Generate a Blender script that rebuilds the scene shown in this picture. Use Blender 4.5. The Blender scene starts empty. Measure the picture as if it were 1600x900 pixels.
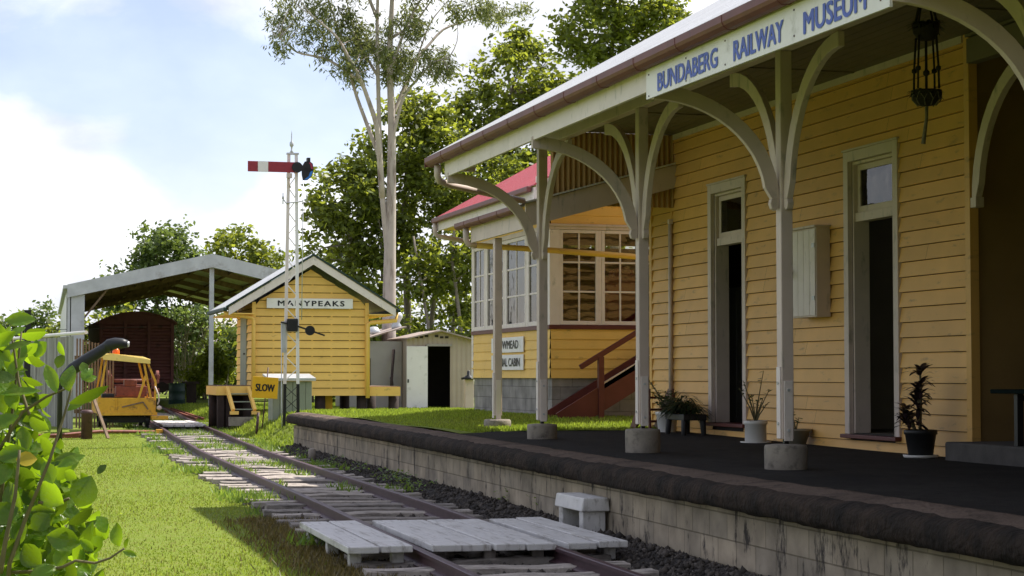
import bpy, math, random
import numpy as np
from mathutils import Vector, Matrix

random.seed(7)
RNG = np.random.default_rng(11)
R = math.radians
scene = bpy.context.scene
COL = scene.collection

# ------------------------------------------------------------------ camera
cam_d = bpy.data.cameras.new("camera")
cam = bpy.data.objects.new("camera", cam_d)
COL.objects.link(cam)
cam.location = (0, 0, 1.57)
cam.rotation_euler = (R(90 + 2.5956), 0, R(-15.556))
cam_d.sensor_width = 36
cam_d.lens = 67.5
cam_d.clip_start = 0.1
cam_d.clip_end = 3000
scene.camera = cam

# ------------------------------------------------------------------ sun + sky
SUN_DIR = Vector((0.70, 0.20, 1.0)).normalized()
SUN_EL = math.asin(SUN_DIR.z)
SUN_AZ = math.atan2(SUN_DIR.x, SUN_DIR.y)
sun_d = bpy.data.lights.new("sun", 'SUN')
sun_d.energy = 4.6
sun_d.angle = R(0.55)
sun_d.color = (1.0, 0.95, 0.86)
sun = bpy.data.objects.new("sun", sun_d)
COL.objects.link(sun)
sun.rotation_euler = (-SUN_DIR).to_track_quat('-Z', 'Y').to_euler()
sun.location = (30, 10, 45)

world = bpy.data.worlds.new("World")
scene.world = world
world.use_nodes = True
wn = world.node_tree
wn.nodes.clear()
w_out = wn.nodes.new('ShaderNodeOutputWorld')
w_bg = wn.nodes.new('ShaderNodeBackground')
w_bg.inputs['Strength'].default_value = 0.15
sky = wn.nodes.new('ShaderNodeTexSky')
sky.sky_type = 'NISHITA'
sky.sun_disc = False
sky.sun_elevation = SUN_EL
sky.sun_rotation = SUN_AZ
sky.air_density = 1.0
sky.dust_density = 0.6
sky.ozone_density = 1.5
tc = wn.nodes.new('ShaderNodeTexCoord')
mp = wn.nodes.new('ShaderNodeMapping')
mp.inputs['Scale'].default_value = (1.0, 1.0, 1.7)
mp.inputs['Location'].default_value = (0.3, 1.1, 0.2)
nz = wn.nodes.new('ShaderNodeTexNoise')
nz.inputs['Scale'].default_value = 9.0
nz.inputs['Detail'].default_value = 9
nz.inputs['Roughness'].default_value = 0.56
nz.inputs['Distortion'].default_value = 0.25
wn.links.new(tc.outputs['Generated'], mp.inputs['Vector'])
wn.links.new(mp.outputs['Vector'], nz.inputs['Vector'])
acc = nz.outputs['Fac']
# banks of cloud (positive) and open blue gaps (negative): direction, half-angle in degrees, weight
for d, ang, wgt in [((0.0319, 0.9949, 0.0956), 2.6, 0.26), ((0.0578, 0.997, 0.0508), 2.6, 0.24), ((0.1151, 0.9901, 0.0809), 2.4, 0.16), ((0.1895, 0.9776, 0.0915), 2.6, 0.2), ((0.021, 0.9803, 0.1965), 2.0, 0.16), ((0.1255, 0.9747, 0.1847), 1.8, 0.18), ((0.2385, 0.9555, 0.1736), 3.2, 0.24), ((0.3209, 0.9311, 0.1734), 3, 0.2), ((0.2031, 0.9776, 0.0552), 3, 0.2), ((0.0851, 0.9871, 0.1356), 2.6, -0.22), ((0.031, 0.9877, 0.1531), 1.8, -0.24), ((0.1432, 0.9811, 0.1303), 2.6, -0.24), ((0.1049, 0.9884, 0.1101), 1.6, -0.16), ((0.1752, 0.9744, 0.1406), 2.0, -0.16)]:
    v = Vector(d).normalized()
    dp = wn.nodes.new('ShaderNodeVectorMath'); dp.operation = 'DOT_PRODUCT'
    dp.inputs[1].default_value = v
    wn.links.new(tc.outputs['Generated'], dp.inputs[0])
    mr = wn.nodes.new('ShaderNodeMapRange'); mr.interpolation_type = 'SMOOTHSTEP'
    mr.inputs['From Min'].default_value = math.cos(R(ang * 1.5)); mr.inputs['From Max'].default_value = 1.0
    mr.inputs['To Min'].default_value = 0; mr.inputs['To Max'].default_value = wgt
    wn.links.new(dp.outputs['Value'], mr.inputs['Value'])
    ad = wn.nodes.new('ShaderNodeMath'); ad.operation = 'ADD'
    wn.links.new(acc, ad.inputs[0]); wn.links.new(mr.outputs['Result'], ad.inputs[1])
    acc = ad.outputs[0]
cr = wn.nodes.new('ShaderNodeValToRGB')
cr.color_ramp.elements[0].position = 0.41
cr.color_ramp.elements[0].color = (0.20, 0.20, 0.20, 1)
cr.color_ramp.elements[1].position = 0.66
cr.color_ramp.elements[1].color = (1, 1, 1, 1)
wn.links.new(acc, cr.inputs['Fac'])
nz2 = wn.nodes.new('ShaderNodeTexNoise')
nz2.inputs['Scale'].default_value = 14; nz2.inputs['Detail'].default_value = 6
wn.links.new(mp.outputs['Vector'], nz2.inputs['Vector'])
cr2 = wn.nodes.new('ShaderNodeValToRGB')
cr2.color_ramp.elements[0].position = 0.36; cr2.color_ramp.elements[0].color = (3.3, 3.4, 3.75, 1)
cr2.color_ramp.elements[1].position = 0.62; cr2.color_ramp.elements[1].color = (5.3, 5.35, 5.5, 1)
wn.links.new(nz2.outputs['Fac'], cr2.inputs['Fac'])
mx = wn.nodes.new('ShaderNodeMixRGB')
wn.links.new(cr.outputs['Color'], mx.inputs['Fac'])
sk = wn.nodes.new('ShaderNodeMixRGB'); sk.blend_type = 'MULTIPLY'; sk.inputs['Fac'].default_value = 1; sk.inputs['Color2'].default_value = (0.74, 0.655, 0.70, 1)
wn.links.new(sky.outputs['Color'], sk.inputs['Color1']); wn.links.new(sk.outputs['Color'], mx.inputs['Color1'])
wn.links.new(cr2.outputs['Color'], mx.inputs['Color2'])
wn.links.new(mx.outputs['Color'], w_bg.inputs['Color'])
wn.links.new(w_bg.outputs['Background'], w_out.inputs['Surface'])

scene.view_settings.view_transform = 'Standard'
scene.view_settings.look = 'None'
scene.view_settings.gamma = 1
scene.view_settings.use_curve_mapping = False
scene.view_settings.exposure = 0.80
scene.render.engine = 'CYCLES'
scene.cycles.max_bounces = 8
scene.cycles.transparent_max_bounces = 12

# ------------------------------------------------------------------ materials
def nodes_of(m):
    return m.node_tree.nodes, m.node_tree.links

def mat(name, col, rough=0.7, var=0.15, scale=6.0, bump=0.0, bscale=40.0, dark=None, dark_amt=0.0, dscale=(3, 3, 3), metal=0.0, island=0.0, spec=0.35, trans=0.0):
    """Principled paint / timber / metal: base colour broken up by two noises, optional blotches of a second colour, bump."""
    m = bpy.data.materials.new(name)
    m.use_nodes = True
    N, L = nodes_of(m)
    bs = N['Principled BSDF']
    t = N.new('ShaderNodeTexCoord')
    n1 = N.new('ShaderNodeTexNoise'); n1.inputs['Scale'].default_value = scale; n1.inputs['Detail'].default_value = 6
    L.new(t.outputs['Object'], n1.inputs['Vector'])
    mr = N.new('ShaderNodeMapRange')
    mr.inputs['From Min'].default_value = 0.25; mr.inputs['From Max'].default_value = 0.75
    mr.inputs['To Min'].default_value = 1 - var; mr.inputs['To Max'].default_value = 1 + var
    L.new(n1.outputs['Fac'], mr.inputs['Value'])
    val = mr.outputs['Result']
    if island:
        g = N.new('ShaderNodeNewGeometry')
        mi = N.new('ShaderNodeMapRange')
        mi.inputs['To Min'].default_value = 1 - island; mi.inputs['To Max'].default_value = 1 + island
        L.new(g.outputs['Random Per Island'], mi.inputs['Value'])
        mu = N.new('ShaderNodeMath'); mu.operation = 'MULTIPLY'
        L.new(val, mu.inputs[0]); L.new(mi.outputs['Result'], mu.inputs[1])
        val = mu.outputs[0]
    vm = N.new('ShaderNodeVectorMath'); vm.operation = 'SCALE'
    vm.inputs[0].default_value = col[:3]
    L.new(val, vm.inputs['Scale'])
    colout = vm.outputs['Vector']
    if dark is not None:
        mp = N.new('ShaderNodeMapping'); mp.inputs['Scale'].default_value = dscale
        L.new(t.outputs['Object'], mp.inputs['Vector'])
        n2 = N.new('ShaderNodeTexNoise'); n2.inputs['Scale'].default_value = 1.0; n2.inputs['Detail'].default_value = 8
        n2.inputs['Roughness'].default_value = 0.65
        L.new(mp.outputs['Vector'], n2.inputs['Vector'])
        r = N.new('ShaderNodeMapRange')
        r.inputs['From Min'].default_value = 0.62 - 0.3 * dark_amt; r.inputs['From Max'].default_value = 0.78 - 0.25 * dark_amt
        L.new(n2.outputs['Fac'], r.inputs['Value'])
        mix = N.new('ShaderNodeMixRGB'); mix.inputs['Color2'].default_value = (*dark[:3], 1)
        L.new(r.outputs['Result'], mix.inputs['Fac']); L.new(colout, mix.inputs['Color1'])
        colout = mix.outputs['Color']
    L.new(colout, bs.inputs['Base Color'])
    bs.inputs['Roughness'].default_value = rough
    bs.inputs['Metallic'].default_value = metal
    bs.inputs['Specular IOR Level'].default_value = spec
    if bump:
        n3 = N.new('ShaderNodeTexNoise'); n3.inputs['Scale'].default_value = bscale; n3.inputs['Detail'].default_value = 5
        L.new(t.outputs['Object'], n3.inputs['Vector'])
        b = N.new('ShaderNodeBump'); b.inputs['Strength'].default_value = bump; b.inputs['Distance'].default_value = 0.02
        L.new(n3.outputs['Fac'], b.inputs['Height'])
        L.new(b.outputs['Normal'], bs.inputs['Normal'])
    return m

def leaf_mat(name, col, var=0.35, trans=0.45, tcol=None, rough=0.45, spec=0.4, patch=None, pscale=0.9, crinkle=0.0):
    m = bpy.data.materials.new(name)
    m.use_nodes = True
    N, L = nodes_of(m)
    bs = N['Principled BSDF']; out = N['Material Output']
    g = N.new('ShaderNodeNewGeometry')
    mi = N.new('ShaderNodeMapRange'); mi.inputs['To Min'].default_value = 1 - var; mi.inputs['To Max'].default_value = 1 + var
    L.new(g.outputs['Random Per Island'], mi.inputs['Value'])
    vm = N.new('ShaderNodeVectorMath'); vm.operation = 'SCALE'; vm.inputs[0].default_value = col
    if patch:
        # worn, yellower patches of a lawn
        t = N.new('ShaderNodeTexCoord'); pn = N.new('ShaderNodeTexNoise'); pn.inputs['Scale'].default_value = pscale; pn.inputs['Detail'].default_value = 7; pn.inputs['Roughness'].default_value = 0.65
        L.new(t.outputs['Object'], pn.inputs['Vector'])
        pr = N.new('ShaderNodeMapRange'); pr.inputs['From Min'].default_value = 0.42; pr.inputs['From Max'].default_value = 0.66
        L.new(pn.outputs['Fac'], pr.inputs['Value'])
        pm = N.new('ShaderNodeMixRGB'); pm.inputs['Color1'].default_value = (*col, 1); pm.inputs['Color2'].default_value = (*patch, 1)
        L.new(pr.outputs['Result'], pm.inputs['Fac']); L.new(pm.outputs['Color'], vm.inputs[0])
    L.new(mi.outputs['Result'], vm.inputs['Scale'])
    L.new(vm.outputs['Vector'], bs.inputs['Base Color'])
    bs.inputs['Roughness'].default_value = rough
    bs.inputs['Specular IOR Level'].default_value = spec
    if crinkle:
        tb = N.new('ShaderNodeTexCoord'); nb = N.new('ShaderNodeTexNoise'); nb.inputs['Scale'].default_value = 90; nb.inputs['Detail'].default_value = 3
        L.new(tb.outputs['Object'], nb.inputs['Vector'])
        bb = N.new('ShaderNodeBump'); bb.inputs['Strength'].default_value = crinkle; bb.inputs['Distance'].default_value = 0.01
        L.new(nb.outputs['Fac'], bb.inputs['Height']); L.new(bb.outputs['Normal'], bs.inputs['Normal'])
    tr = N.new('ShaderNodeBsdfTranslucent')
    vt = N.new('ShaderNodeVectorMath'); vt.operation = 'SCALE'; vt.inputs[0].default_value = tcol or tuple(min(1, c * 1.9) for c in col)
    L.new(mi.outputs['Result'], vt.inputs['Scale'])
    L.new(vt.outputs['Vector'], tr.inputs['Color'])
    ms = N.new('ShaderNodeMixShader'); ms.inputs['Fac'].default_value = trans
    L.new(bs.outputs['BSDF'], ms.inputs[1]); L.new(tr.outputs['BSDF'], ms.inputs[2])
    L.new(ms.outputs['Shader'], out.inputs['Surface'])
    return m

def glass_mat(name, tint=(0.7, 0.72, 0.7), refl=0.16):
    m = bpy.data.materials.new(name)
    m.use_nodes = True
    N, L = nodes_of(m)
    N.remove(N['Principled BSDF']); out = N['Material Output']
    tr = N.new('ShaderNodeBsdfTransparent'); tr.inputs['Color'].default_value = (*tint, 1)
    gl = N.new('ShaderNodeBsdfGlossy'); gl.inputs['Roughness'].default_value = 0.02
    t = N.new('ShaderNodeTexCoord'); n = N.new('ShaderNodeTexNoise'); n.inputs['Scale'].default_value = 2.2
    L.new(t.outputs['Object'], n.inputs['Vector'])
    b = N.new('ShaderNodeBump'); b.inputs['Strength'].default_value = 0.25; b.inputs['Distance'].default_value = 0.02
    L.new(n.outputs['Fac'], b.inputs['Height']); L.new(b.outputs['Normal'], gl.inputs['Normal'])
    fr = N.new('ShaderNodeFresnel'); fr.inputs['IOR'].default_value = 1.55
    ad = N.new('ShaderNodeMath'); ad.operation = 'ADD'; ad.inputs[1].default_value = refl; ad.use_clamp = True
    L.new(fr.outputs['Fac'], ad.inputs[0])
    ms = N.new('ShaderNodeMixShader')
    L.new(ad.outputs[0], ms.inputs['Fac']); L.new(tr.outputs['BSDF'], ms.inputs[1]); L.new(gl.outputs['BSDF'], ms.inputs[2])
    L.new(ms.outputs['Shader'], out.inputs['Surface'])
    return m

def ribbed(m, axis, freq, strength=0.6, dist=0.02):
    """add corrugation bump along one object axis"""
    N, L = nodes_of(m)
    bs = N['Principled BSDF']
    t = N.new('ShaderNodeTexCoord'); s = N.new('ShaderNodeSeparateXYZ')
    L.new(t.outputs['Object'], s.inputs[0])
    mu = N.new('ShaderNodeMath'); mu.operation = 'MULTIPLY'; mu.inputs[1].default_value = freq * 2 * math.pi
    L.new(s.outputs[axis], mu.inputs[0])
    si = N.new('ShaderNodeMath'); si.operation = 'SINE'; L.new(mu.outputs[0], si.inputs[0])
    b = N.new('ShaderNodeBump'); b.inputs['Strength'].default_value = strength; b.inputs['Distance'].default_value = dist
    L.new(si.outputs[0], b.inputs['Height']); L.new(b.outputs['Normal'], bs.inputs['Normal'])
    return m

M = {}
M['yellow'] = mat('yellow_paint', (0.70, 0.40, 0.115), 0.55, 0.08, 2.5, 0.05, 30, dark=(0.36, 0.22, 0.08), dark_amt=0.10, dscale=(2, 3, 11), island=0.07, spec=0.40)
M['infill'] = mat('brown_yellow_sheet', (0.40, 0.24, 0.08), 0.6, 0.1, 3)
M['bench'] = mat('near_black_green', (0.005, 0.010, 0.009), 0.9, 0.2, 8, spec=0.05)
M['darkstep'] = mat('dark_old_concrete', (0.075, 0.068, 0.062), 0.95, 0.25, 6, 0.3, 50)
M['weed_red'] = leaf_mat('reddish_weed', (0.14, 0.105, 0.035), 0.5, 0.3, (0.22, 0.16, 0.04))
M['porch'] = mat('shade_darkened_yellow', (0.26, 0.165, 0.065), 0.6, 0.1, 3)  # station yellow darkened to stand in for shade in the porch
M['yellow_hut'] = mat('yellow_hut_paint', (0.82, 0.515, 0.130), 0.6, 0.07, 2.5, 0.05, 30, dark=(0.40, 0.26, 0.08), dark_amt=0.05, dscale=(5, 5, 9), island=0.05)
M['cream'] = mat('cream_paint', (0.60, 0.49, 0.43), 0.55, 0.09, 3, 0.08, 50, dark=(0.30, 0.27, 0.22), dark_amt=0.16, dscale=(9, 9, 3))
M['white'] = mat('white_paint', (0.74, 0.65, 0.61), 0.55, 0.07, 4, 0.06, 50, dark=(0.40, 0.37, 0.31), dark_amt=0.14, dscale=(9, 9, 4))
M['white_worn'] = mat('worn_white_paint', (0.60, 0.575, 0.555), 0.7, 0.10, 9, 0.25, 70, dark=(0.30, 0.27, 0.24), dark_amt=0.34, dscale=(24, 2.5, 9))
M['signwhite'] = mat('sign_white', (0.80, 0.765, 0.75), 0.45, 0.05, 3, dark=(0.5, 0.48, 0.43), dark_amt=0.12, dscale=(4, 4, 4))
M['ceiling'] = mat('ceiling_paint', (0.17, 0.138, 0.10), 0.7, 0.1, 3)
M['maroon'] = mat('maroon_paint', (0.115, 0.028, 0.025), 0.45, 0.15, 5, 0.05, 40)
M['gutter'] = mat('gutter_paint', (0.155, 0.050, 0.045), 0.5, 0.16, 5, dark=(0.09, 0.03, 0.03), dark_amt=0.15, dscale=(4, 4, 4))
M['redroof'] = ribbed(mat('red_roof_paint', (0.42, 0.055, 0.065), 0.45, 0.12, 3), 1, 13, 0.7)
M['galv'] = mat('galvanised', (0.50, 0.51, 0.52), 0.42, 0.14, 3, metal=0.35, dark=(0.30, 0.28, 0.26), dark_amt=0.2, dscale=(2, 2, 2))
M['galv_roof'] = ribbed(mat('galvanised_roof', (0.66, 0.65, 0.63), 0.38, 0.10, 2, metal=0.25, dark=(0.40, 0.36, 0.33), dark_amt=0.15, dscale=(2, 1, 2)), 1, 13, 0.8)
M['blue'] = mat('blue_letter_paint', (0.075, 0.125, 0.50), 0.5, 0.06, 8)
M['black'] = mat('black_paint', (0.014, 0.014, 0.015), 0.45, 0.2, 8)
M['darkgreen'] = mat('dark_green_paint', (0.014, 0.036, 0.030), 0.5, 0.15, 8)
M['palegreen'] = mat('pale_green_paint', (0.25, 0.275, 0.215), 0.6, 0.08, 5, dark=(0.12, 0.15, 0.12), dark_amt=0.15, dscale=(8, 8, 2))
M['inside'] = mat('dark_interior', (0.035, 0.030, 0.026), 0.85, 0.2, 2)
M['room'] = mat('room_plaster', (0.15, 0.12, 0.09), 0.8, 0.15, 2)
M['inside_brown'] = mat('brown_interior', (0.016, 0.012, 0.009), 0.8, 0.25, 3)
M['doorgrey'] = mat('grey_door_paint', (0.30, 0.30, 0.29), 0.5, 0.06, 3)
M['concrete'] = mat('concrete', (0.26, 0.225, 0.185), 0.9, 0.2, 8, 0.35, 60, dark=(0.10, 0.085, 0.07), dark_amt=0.3, dscale=(7, 7, 7))
M['rust'] = mat('rust_brown_steel', (0.085, 0.042, 0.040), 0.55, 0.3, 12, 0.12, 60, dark=(0.035, 0.02, 0.022), dark_amt=0.3, dscale=(8, 8, 8))
M['railtop'] = mat('rail_steel', (0.070, 0.034, 0.040), 0.5, 0.25, 10, 0.06, 60, metal=0.2)
M['rustred'] = mat('red_oxide', (0.20, 0.06, 0.04), 0.6, 0.3, 9, dark=(0.06, 0.03, 0.025), dark_amt=0.3, dscale=(8, 8, 8))
M['timber'] = mat('weathered_timber', (0.42, 0.365, 0.32), 0.85, 0.25, 9, 0.45, 50, dark=(0.12, 0.10, 0.085), dark_amt=0.45, dscale=(2.5, 16, 12))
M['timber_dark'] = mat('weathered_dark_timber', (0.27, 0.235, 0.21), 0.85, 0.25, 9, 0.45, 50, dark=(0.08, 0.07, 0.06), dark_amt=0.45, dscale=(2.5, 16, 12))
M['brownwood'] = mat('old_brown_timber', (0.20, 0.135, 0.09), 0.85, 0.25, 7, 0.2, 40, dark=(0.09, 0.06, 0.045), dark_amt=0.3, dscale=(9, 9, 2))
M['stump'] = mat('dark_stump', (0.035, 0.022, 0.018), 0.85, 0.3, 8, 0.2, 40)
M['machine_yellow'] = mat('machine_yellow', (0.66, 0.345, 0.03), 0.5, 0.14, 6, dark=(0.16, 0.08, 0.035), dark_amt=0.28, dscale=(6, 6, 6))
M['pale_yellow'] = mat('pale_visor_yellow', (0.82, 0.60, 0.17), 0.5, 0.08, 6, dark=(0.4, 0.26, 0.08), dark_amt=0.1, dscale=(6, 6, 6))  # paler yellow than the trolley body, used on its visor
M['signyellow'] = mat('sign_yellow', (0.74, 0.41, 0.014), 0.5, 0.08, 6, dark=(0.35, 0.2, 0.03), dark_amt=0.15, dscale=(9, 9, 9))
M['wagon'] = mat('wagon_maroon', (0.13, 0.040, 0.045), 0.6, 0.25, 3, 0.1, 25, dark=(0.025, 0.012, 0.012), dark_amt=0.3, dscale=(3, 3, 3))
M['ironfence'] = ribbed(mat('corrugated_iron', (0.31, 0.30, 0.29), 0.5, 0.12, 2, metal=0.2, dark=(0.24, 0.21, 0.2), dark_amt=0.3, dscale=(2, 2, 1)), 0, 9, 0.9, 0.03)
M['beige_metal'] = ribbed(mat('beige_sheet_metal', (0.42, 0.34, 0.27), 0.5, 0.07, 2), 0, 7, 0.5)
M['greywall'] = mat('grey_shed_wall', (0.34, 0.31, 0.29), 0.6, 0.1, 2)
M['rustroof'] = mat('rusty_roof_sheet', (0.36, 0.29, 0.25), 0.6, 0.25, 4, dark=(0.20, 0.11, 0.08), dark_amt=0.3, dscale=(3, 3, 3))
M['rubber'] = mat('dark_rubber', (0.02, 0.021, 0.024), 0.45, 0.2, 6)
M['semred'] = mat('signal_red_paint', (0.30, 0.030, 0.045), 0.5, 0.12, 9, dark=(0.14, 0.03, 0.04), dark_amt=0.2, dscale=(8, 8, 8))
M['lensred'] = mat('red_signal_lens', (0.30, 0.01, 0.05), 0.12, 0.05, 5)
M['lensblue'] = mat('blue_signal_lens', (0.01, 0.16, 0.55), 0.12, 0.05, 5)
M['lamporange'] = mat('orange_beacon', (0.75, 0.13, 0.01), 0.2, 0.1, 5)
M['potwhite'] = mat('white_plastic_pot', (0.66, 0.64, 0.60), 0.45, 0.06, 6, dark=(0.4, 0.36, 0.3), dark_amt=0.12, dscale=(7, 7, 7))
M['potblack'] = mat('black_plastic_pot', (0.016, 0.016, 0.017), 0.45, 0.15, 6)
M['potgreen'] = mat('tan_pot', (0.30, 0.27, 0.20), 0.6, 0.15, 6)
M['soil'] = mat('potting_soil', (0.03, 0.022, 0.016), 0.95, 0.3, 20, 0.4, 60)
M['rope'] = mat('macrame_rope', (0.035, 0.028, 0.024), 0.9, 0.3, 30)
M['ropepale'] = mat('pale_rope', (0.20, 0.18, 0.15), 0.9, 0.3, 30)
M['bark_gum'] = mat('gum_bark', (0.44, 0.375, 0.34), 0.75, 0.15, 2, 0.15, 8, dark=(0.19, 0.14, 0.12), dark_amt=0.35, dscale=(5, 5, 0.8))
M['bark'] = mat('dark_bark', (0.25, 0.21, 0.17), 0.85, 0.25, 4, 0.3, 14)
M['barkpale'] = mat('bare_grey_branches', (0.34, 0.29, 0.25), 0.85, 0.2, 4)
M['stem'] = mat('shrub_stem', (0.13, 0.11, 0.055), 0.8, 0.25, 20)
M['glass'] = glass_mat('window_glass', (0.75, 0.75, 0.7), 0.03)
M['glass_dark'] = glass_mat('transom_glass', (0.4, 0.42, 0.42), 0.0)
M['leaf_dense'] = leaf_mat('fig_leaf', (0.090, 0.118, 0.020), 0.6, 0.48, (0.36, 0.40, 0.04))
M['leaf_bright'] = leaf_mat('bright_leaf', (0.115, 0.150, 0.022), 0.4, 0.45, (0.36, 0.40, 0.04))
M['leaf_gum'] = leaf_mat('gum_leaf', (0.100, 0.128, 0.040), 0.4, 0.4, (0.27, 0.29, 0.08))
M['leaf_far'] = leaf_mat('far_leaf', (0.085, 0.125, 0.035), 0.35, 0.4, (0.22, 0.29, 0.05))
M['leaf_shrub'] = leaf_mat('hibiscus_leaf', (0.060, 0.130, 0.010), 0.5, 0.5, (0.27, 0.42, 0.012), 0.33, 0.5, (0.115, 0.150, 0.014), 38, 0.35)
M['leaf_yellow'] = leaf_mat('yellowed_leaf', (0.42, 0.32, 0.02), 0.2, 0.4, (0.6, 0.42, 0.03), 0.4, 0.4)
M['leaf_small'] = leaf_mat('small_hedge_leaf', (0.12, 0.20, 0.03), 0.35, 0.45, (0.34, 0.42, 0.05))
M['leaf_pot'] = leaf_mat('pot_plant_leaf', (0.035, 0.075, 0.02), 0.35, 0.3)
M['leaf_cordy'] = leaf_mat('cordyline_leaf', (0.035, 0.020, 0.022), 0.3, 0.2)
M['leaf_dark'] = leaf_mat('fern_leaf', (0.020, 0.035, 0.012), 0.35, 0.25)
M['grassblade'] = leaf_mat('grass_blade', (0.185, 0.255, 0.030), 0.35, 0.40, (0.38, 0.48, 0.045), 0.6, 0.15, (0.235, 0.235, 0.055))
M['grassdry'] = leaf_mat('dry_grass_blade', (0.24, 0.24, 0.06), 0.3, 0.35, (0.35, 0.35, 0.08), 0.6, 0.2)
M['weed'] = leaf_mat('weed_leaf', (0.12, 0.22, 0.035), 0.3, 0.4, (0.32, 0.42, 0.05))
M['stone'] = mat('ballast_stone', (0.066, 0.055, 0.047), 0.9, 0.3, 12, 0.3, 60, island=0.55)

def ground_mat(name, c1, c2, c3, s1=0.35, s2=9.0, bump=0.5, bs_=90, rough=0.95):
    m = bpy.data.materials.new(name); m.use_nodes = True
    N, L = nodes_of(m); bs = N['Principled BSDF']
    t = N.new('ShaderNodeTexCoord')
    a = N.new('ShaderNodeTexNoise'); a.inputs['Scale'].default_value = s1; a.inputs['Detail'].default_value = 8; a.inputs['Roughness'].default_value = 0.6
    b = N.new('ShaderNodeTexNoise'); b.inputs['Scale'].default_value = s2; b.inputs['Detail'].default_value = 8; b.inputs['Roughness'].default_value = 0.7
    for n in (a, b): L.new(t.outputs['Object'], n.inputs['Vector'])
    r1 = N.new('ShaderNodeMapRange'); r1.inputs['From Min'].default_value = 0.35; r1.inputs['From Max'].default_value = 0.65
    L.new(a.outputs['Fac'], r1.inputs['Value'])
    r2 = N.new('ShaderNodeMapRange'); r2.inputs['From Min'].default_value = 0.48; r2.inputs['From Max'].default_value = 0.72
    L.new(b.outputs['Fac'], r2.inputs['Value'])
    x1 = N.new('ShaderNodeMixRGB'); x1.inputs['Color1'].default_value = (*c1, 1); x1.inputs['Color2'].default_value = (*c2, 1)
    L.new(r1.outputs['Result'], x1.inputs['Fac'])
    x2 = N.new('ShaderNodeMixRGB'); x2.inputs['Color2'].default_value = (*c3, 1)
    L.new(r2.outputs['Result'], x2.inputs['Fac']); L.new(x1.outputs['Color'], x2.inputs['Color1'])
    L.new(x2.outputs['Color'], bs.inputs['Base Color'])
    bs.inputs['Roughness'].default_value = rough; bs.inputs['Specular IOR Level'].default_value = 0.15
    c = N.new('ShaderNodeTexNoise'); c.inputs['Scale'].default_value = bs_; c.inputs['Detail'].default_value = 4
    L.new(t.outputs['Object'], c.inputs['Vector'])
    bu = N.new('ShaderNodeBump'); bu.inputs['Strength'].default_value = bump; bu.inputs['Distance'].default_value = 0.03
    L.new(c.outputs['Fac'], bu.inputs['Height']); L.new(bu.outputs['Normal'], bs.inputs['Normal'])
    return m
M['lawn'] = ground_mat('lawn_soil', (0.135, 0.190, 0.022), (0.17, 0.215, 0.030), (0.19, 0.19, 0.055), 0.5, 7.0)
M['ballast'] = ground_mat('ballast_bed', (0.040, 0.035, 0.033), (0.060, 0.050, 0.045), (0.022, 0.020, 0.020), 0.8, 22.0, 1.0, 45)
M['asphalt'] = ground_mat('platform_asphalt', (0.019, 0.017, 0.016), (0.034, 0.030, 0.027), (0.010, 0.0095, 0.0095), 0.9, 9.0, 0.9, 80)
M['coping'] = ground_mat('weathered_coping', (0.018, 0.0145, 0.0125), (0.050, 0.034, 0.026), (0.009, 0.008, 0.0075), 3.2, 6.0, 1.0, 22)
M['copingtop'] = ground_mat('worn_coping_top', (0.11, 0.080, 0.062), (0.15, 0.108, 0.084), (0.022, 0.018, 0.016), 1.5, 3.0, 0.8, 30)

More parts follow.
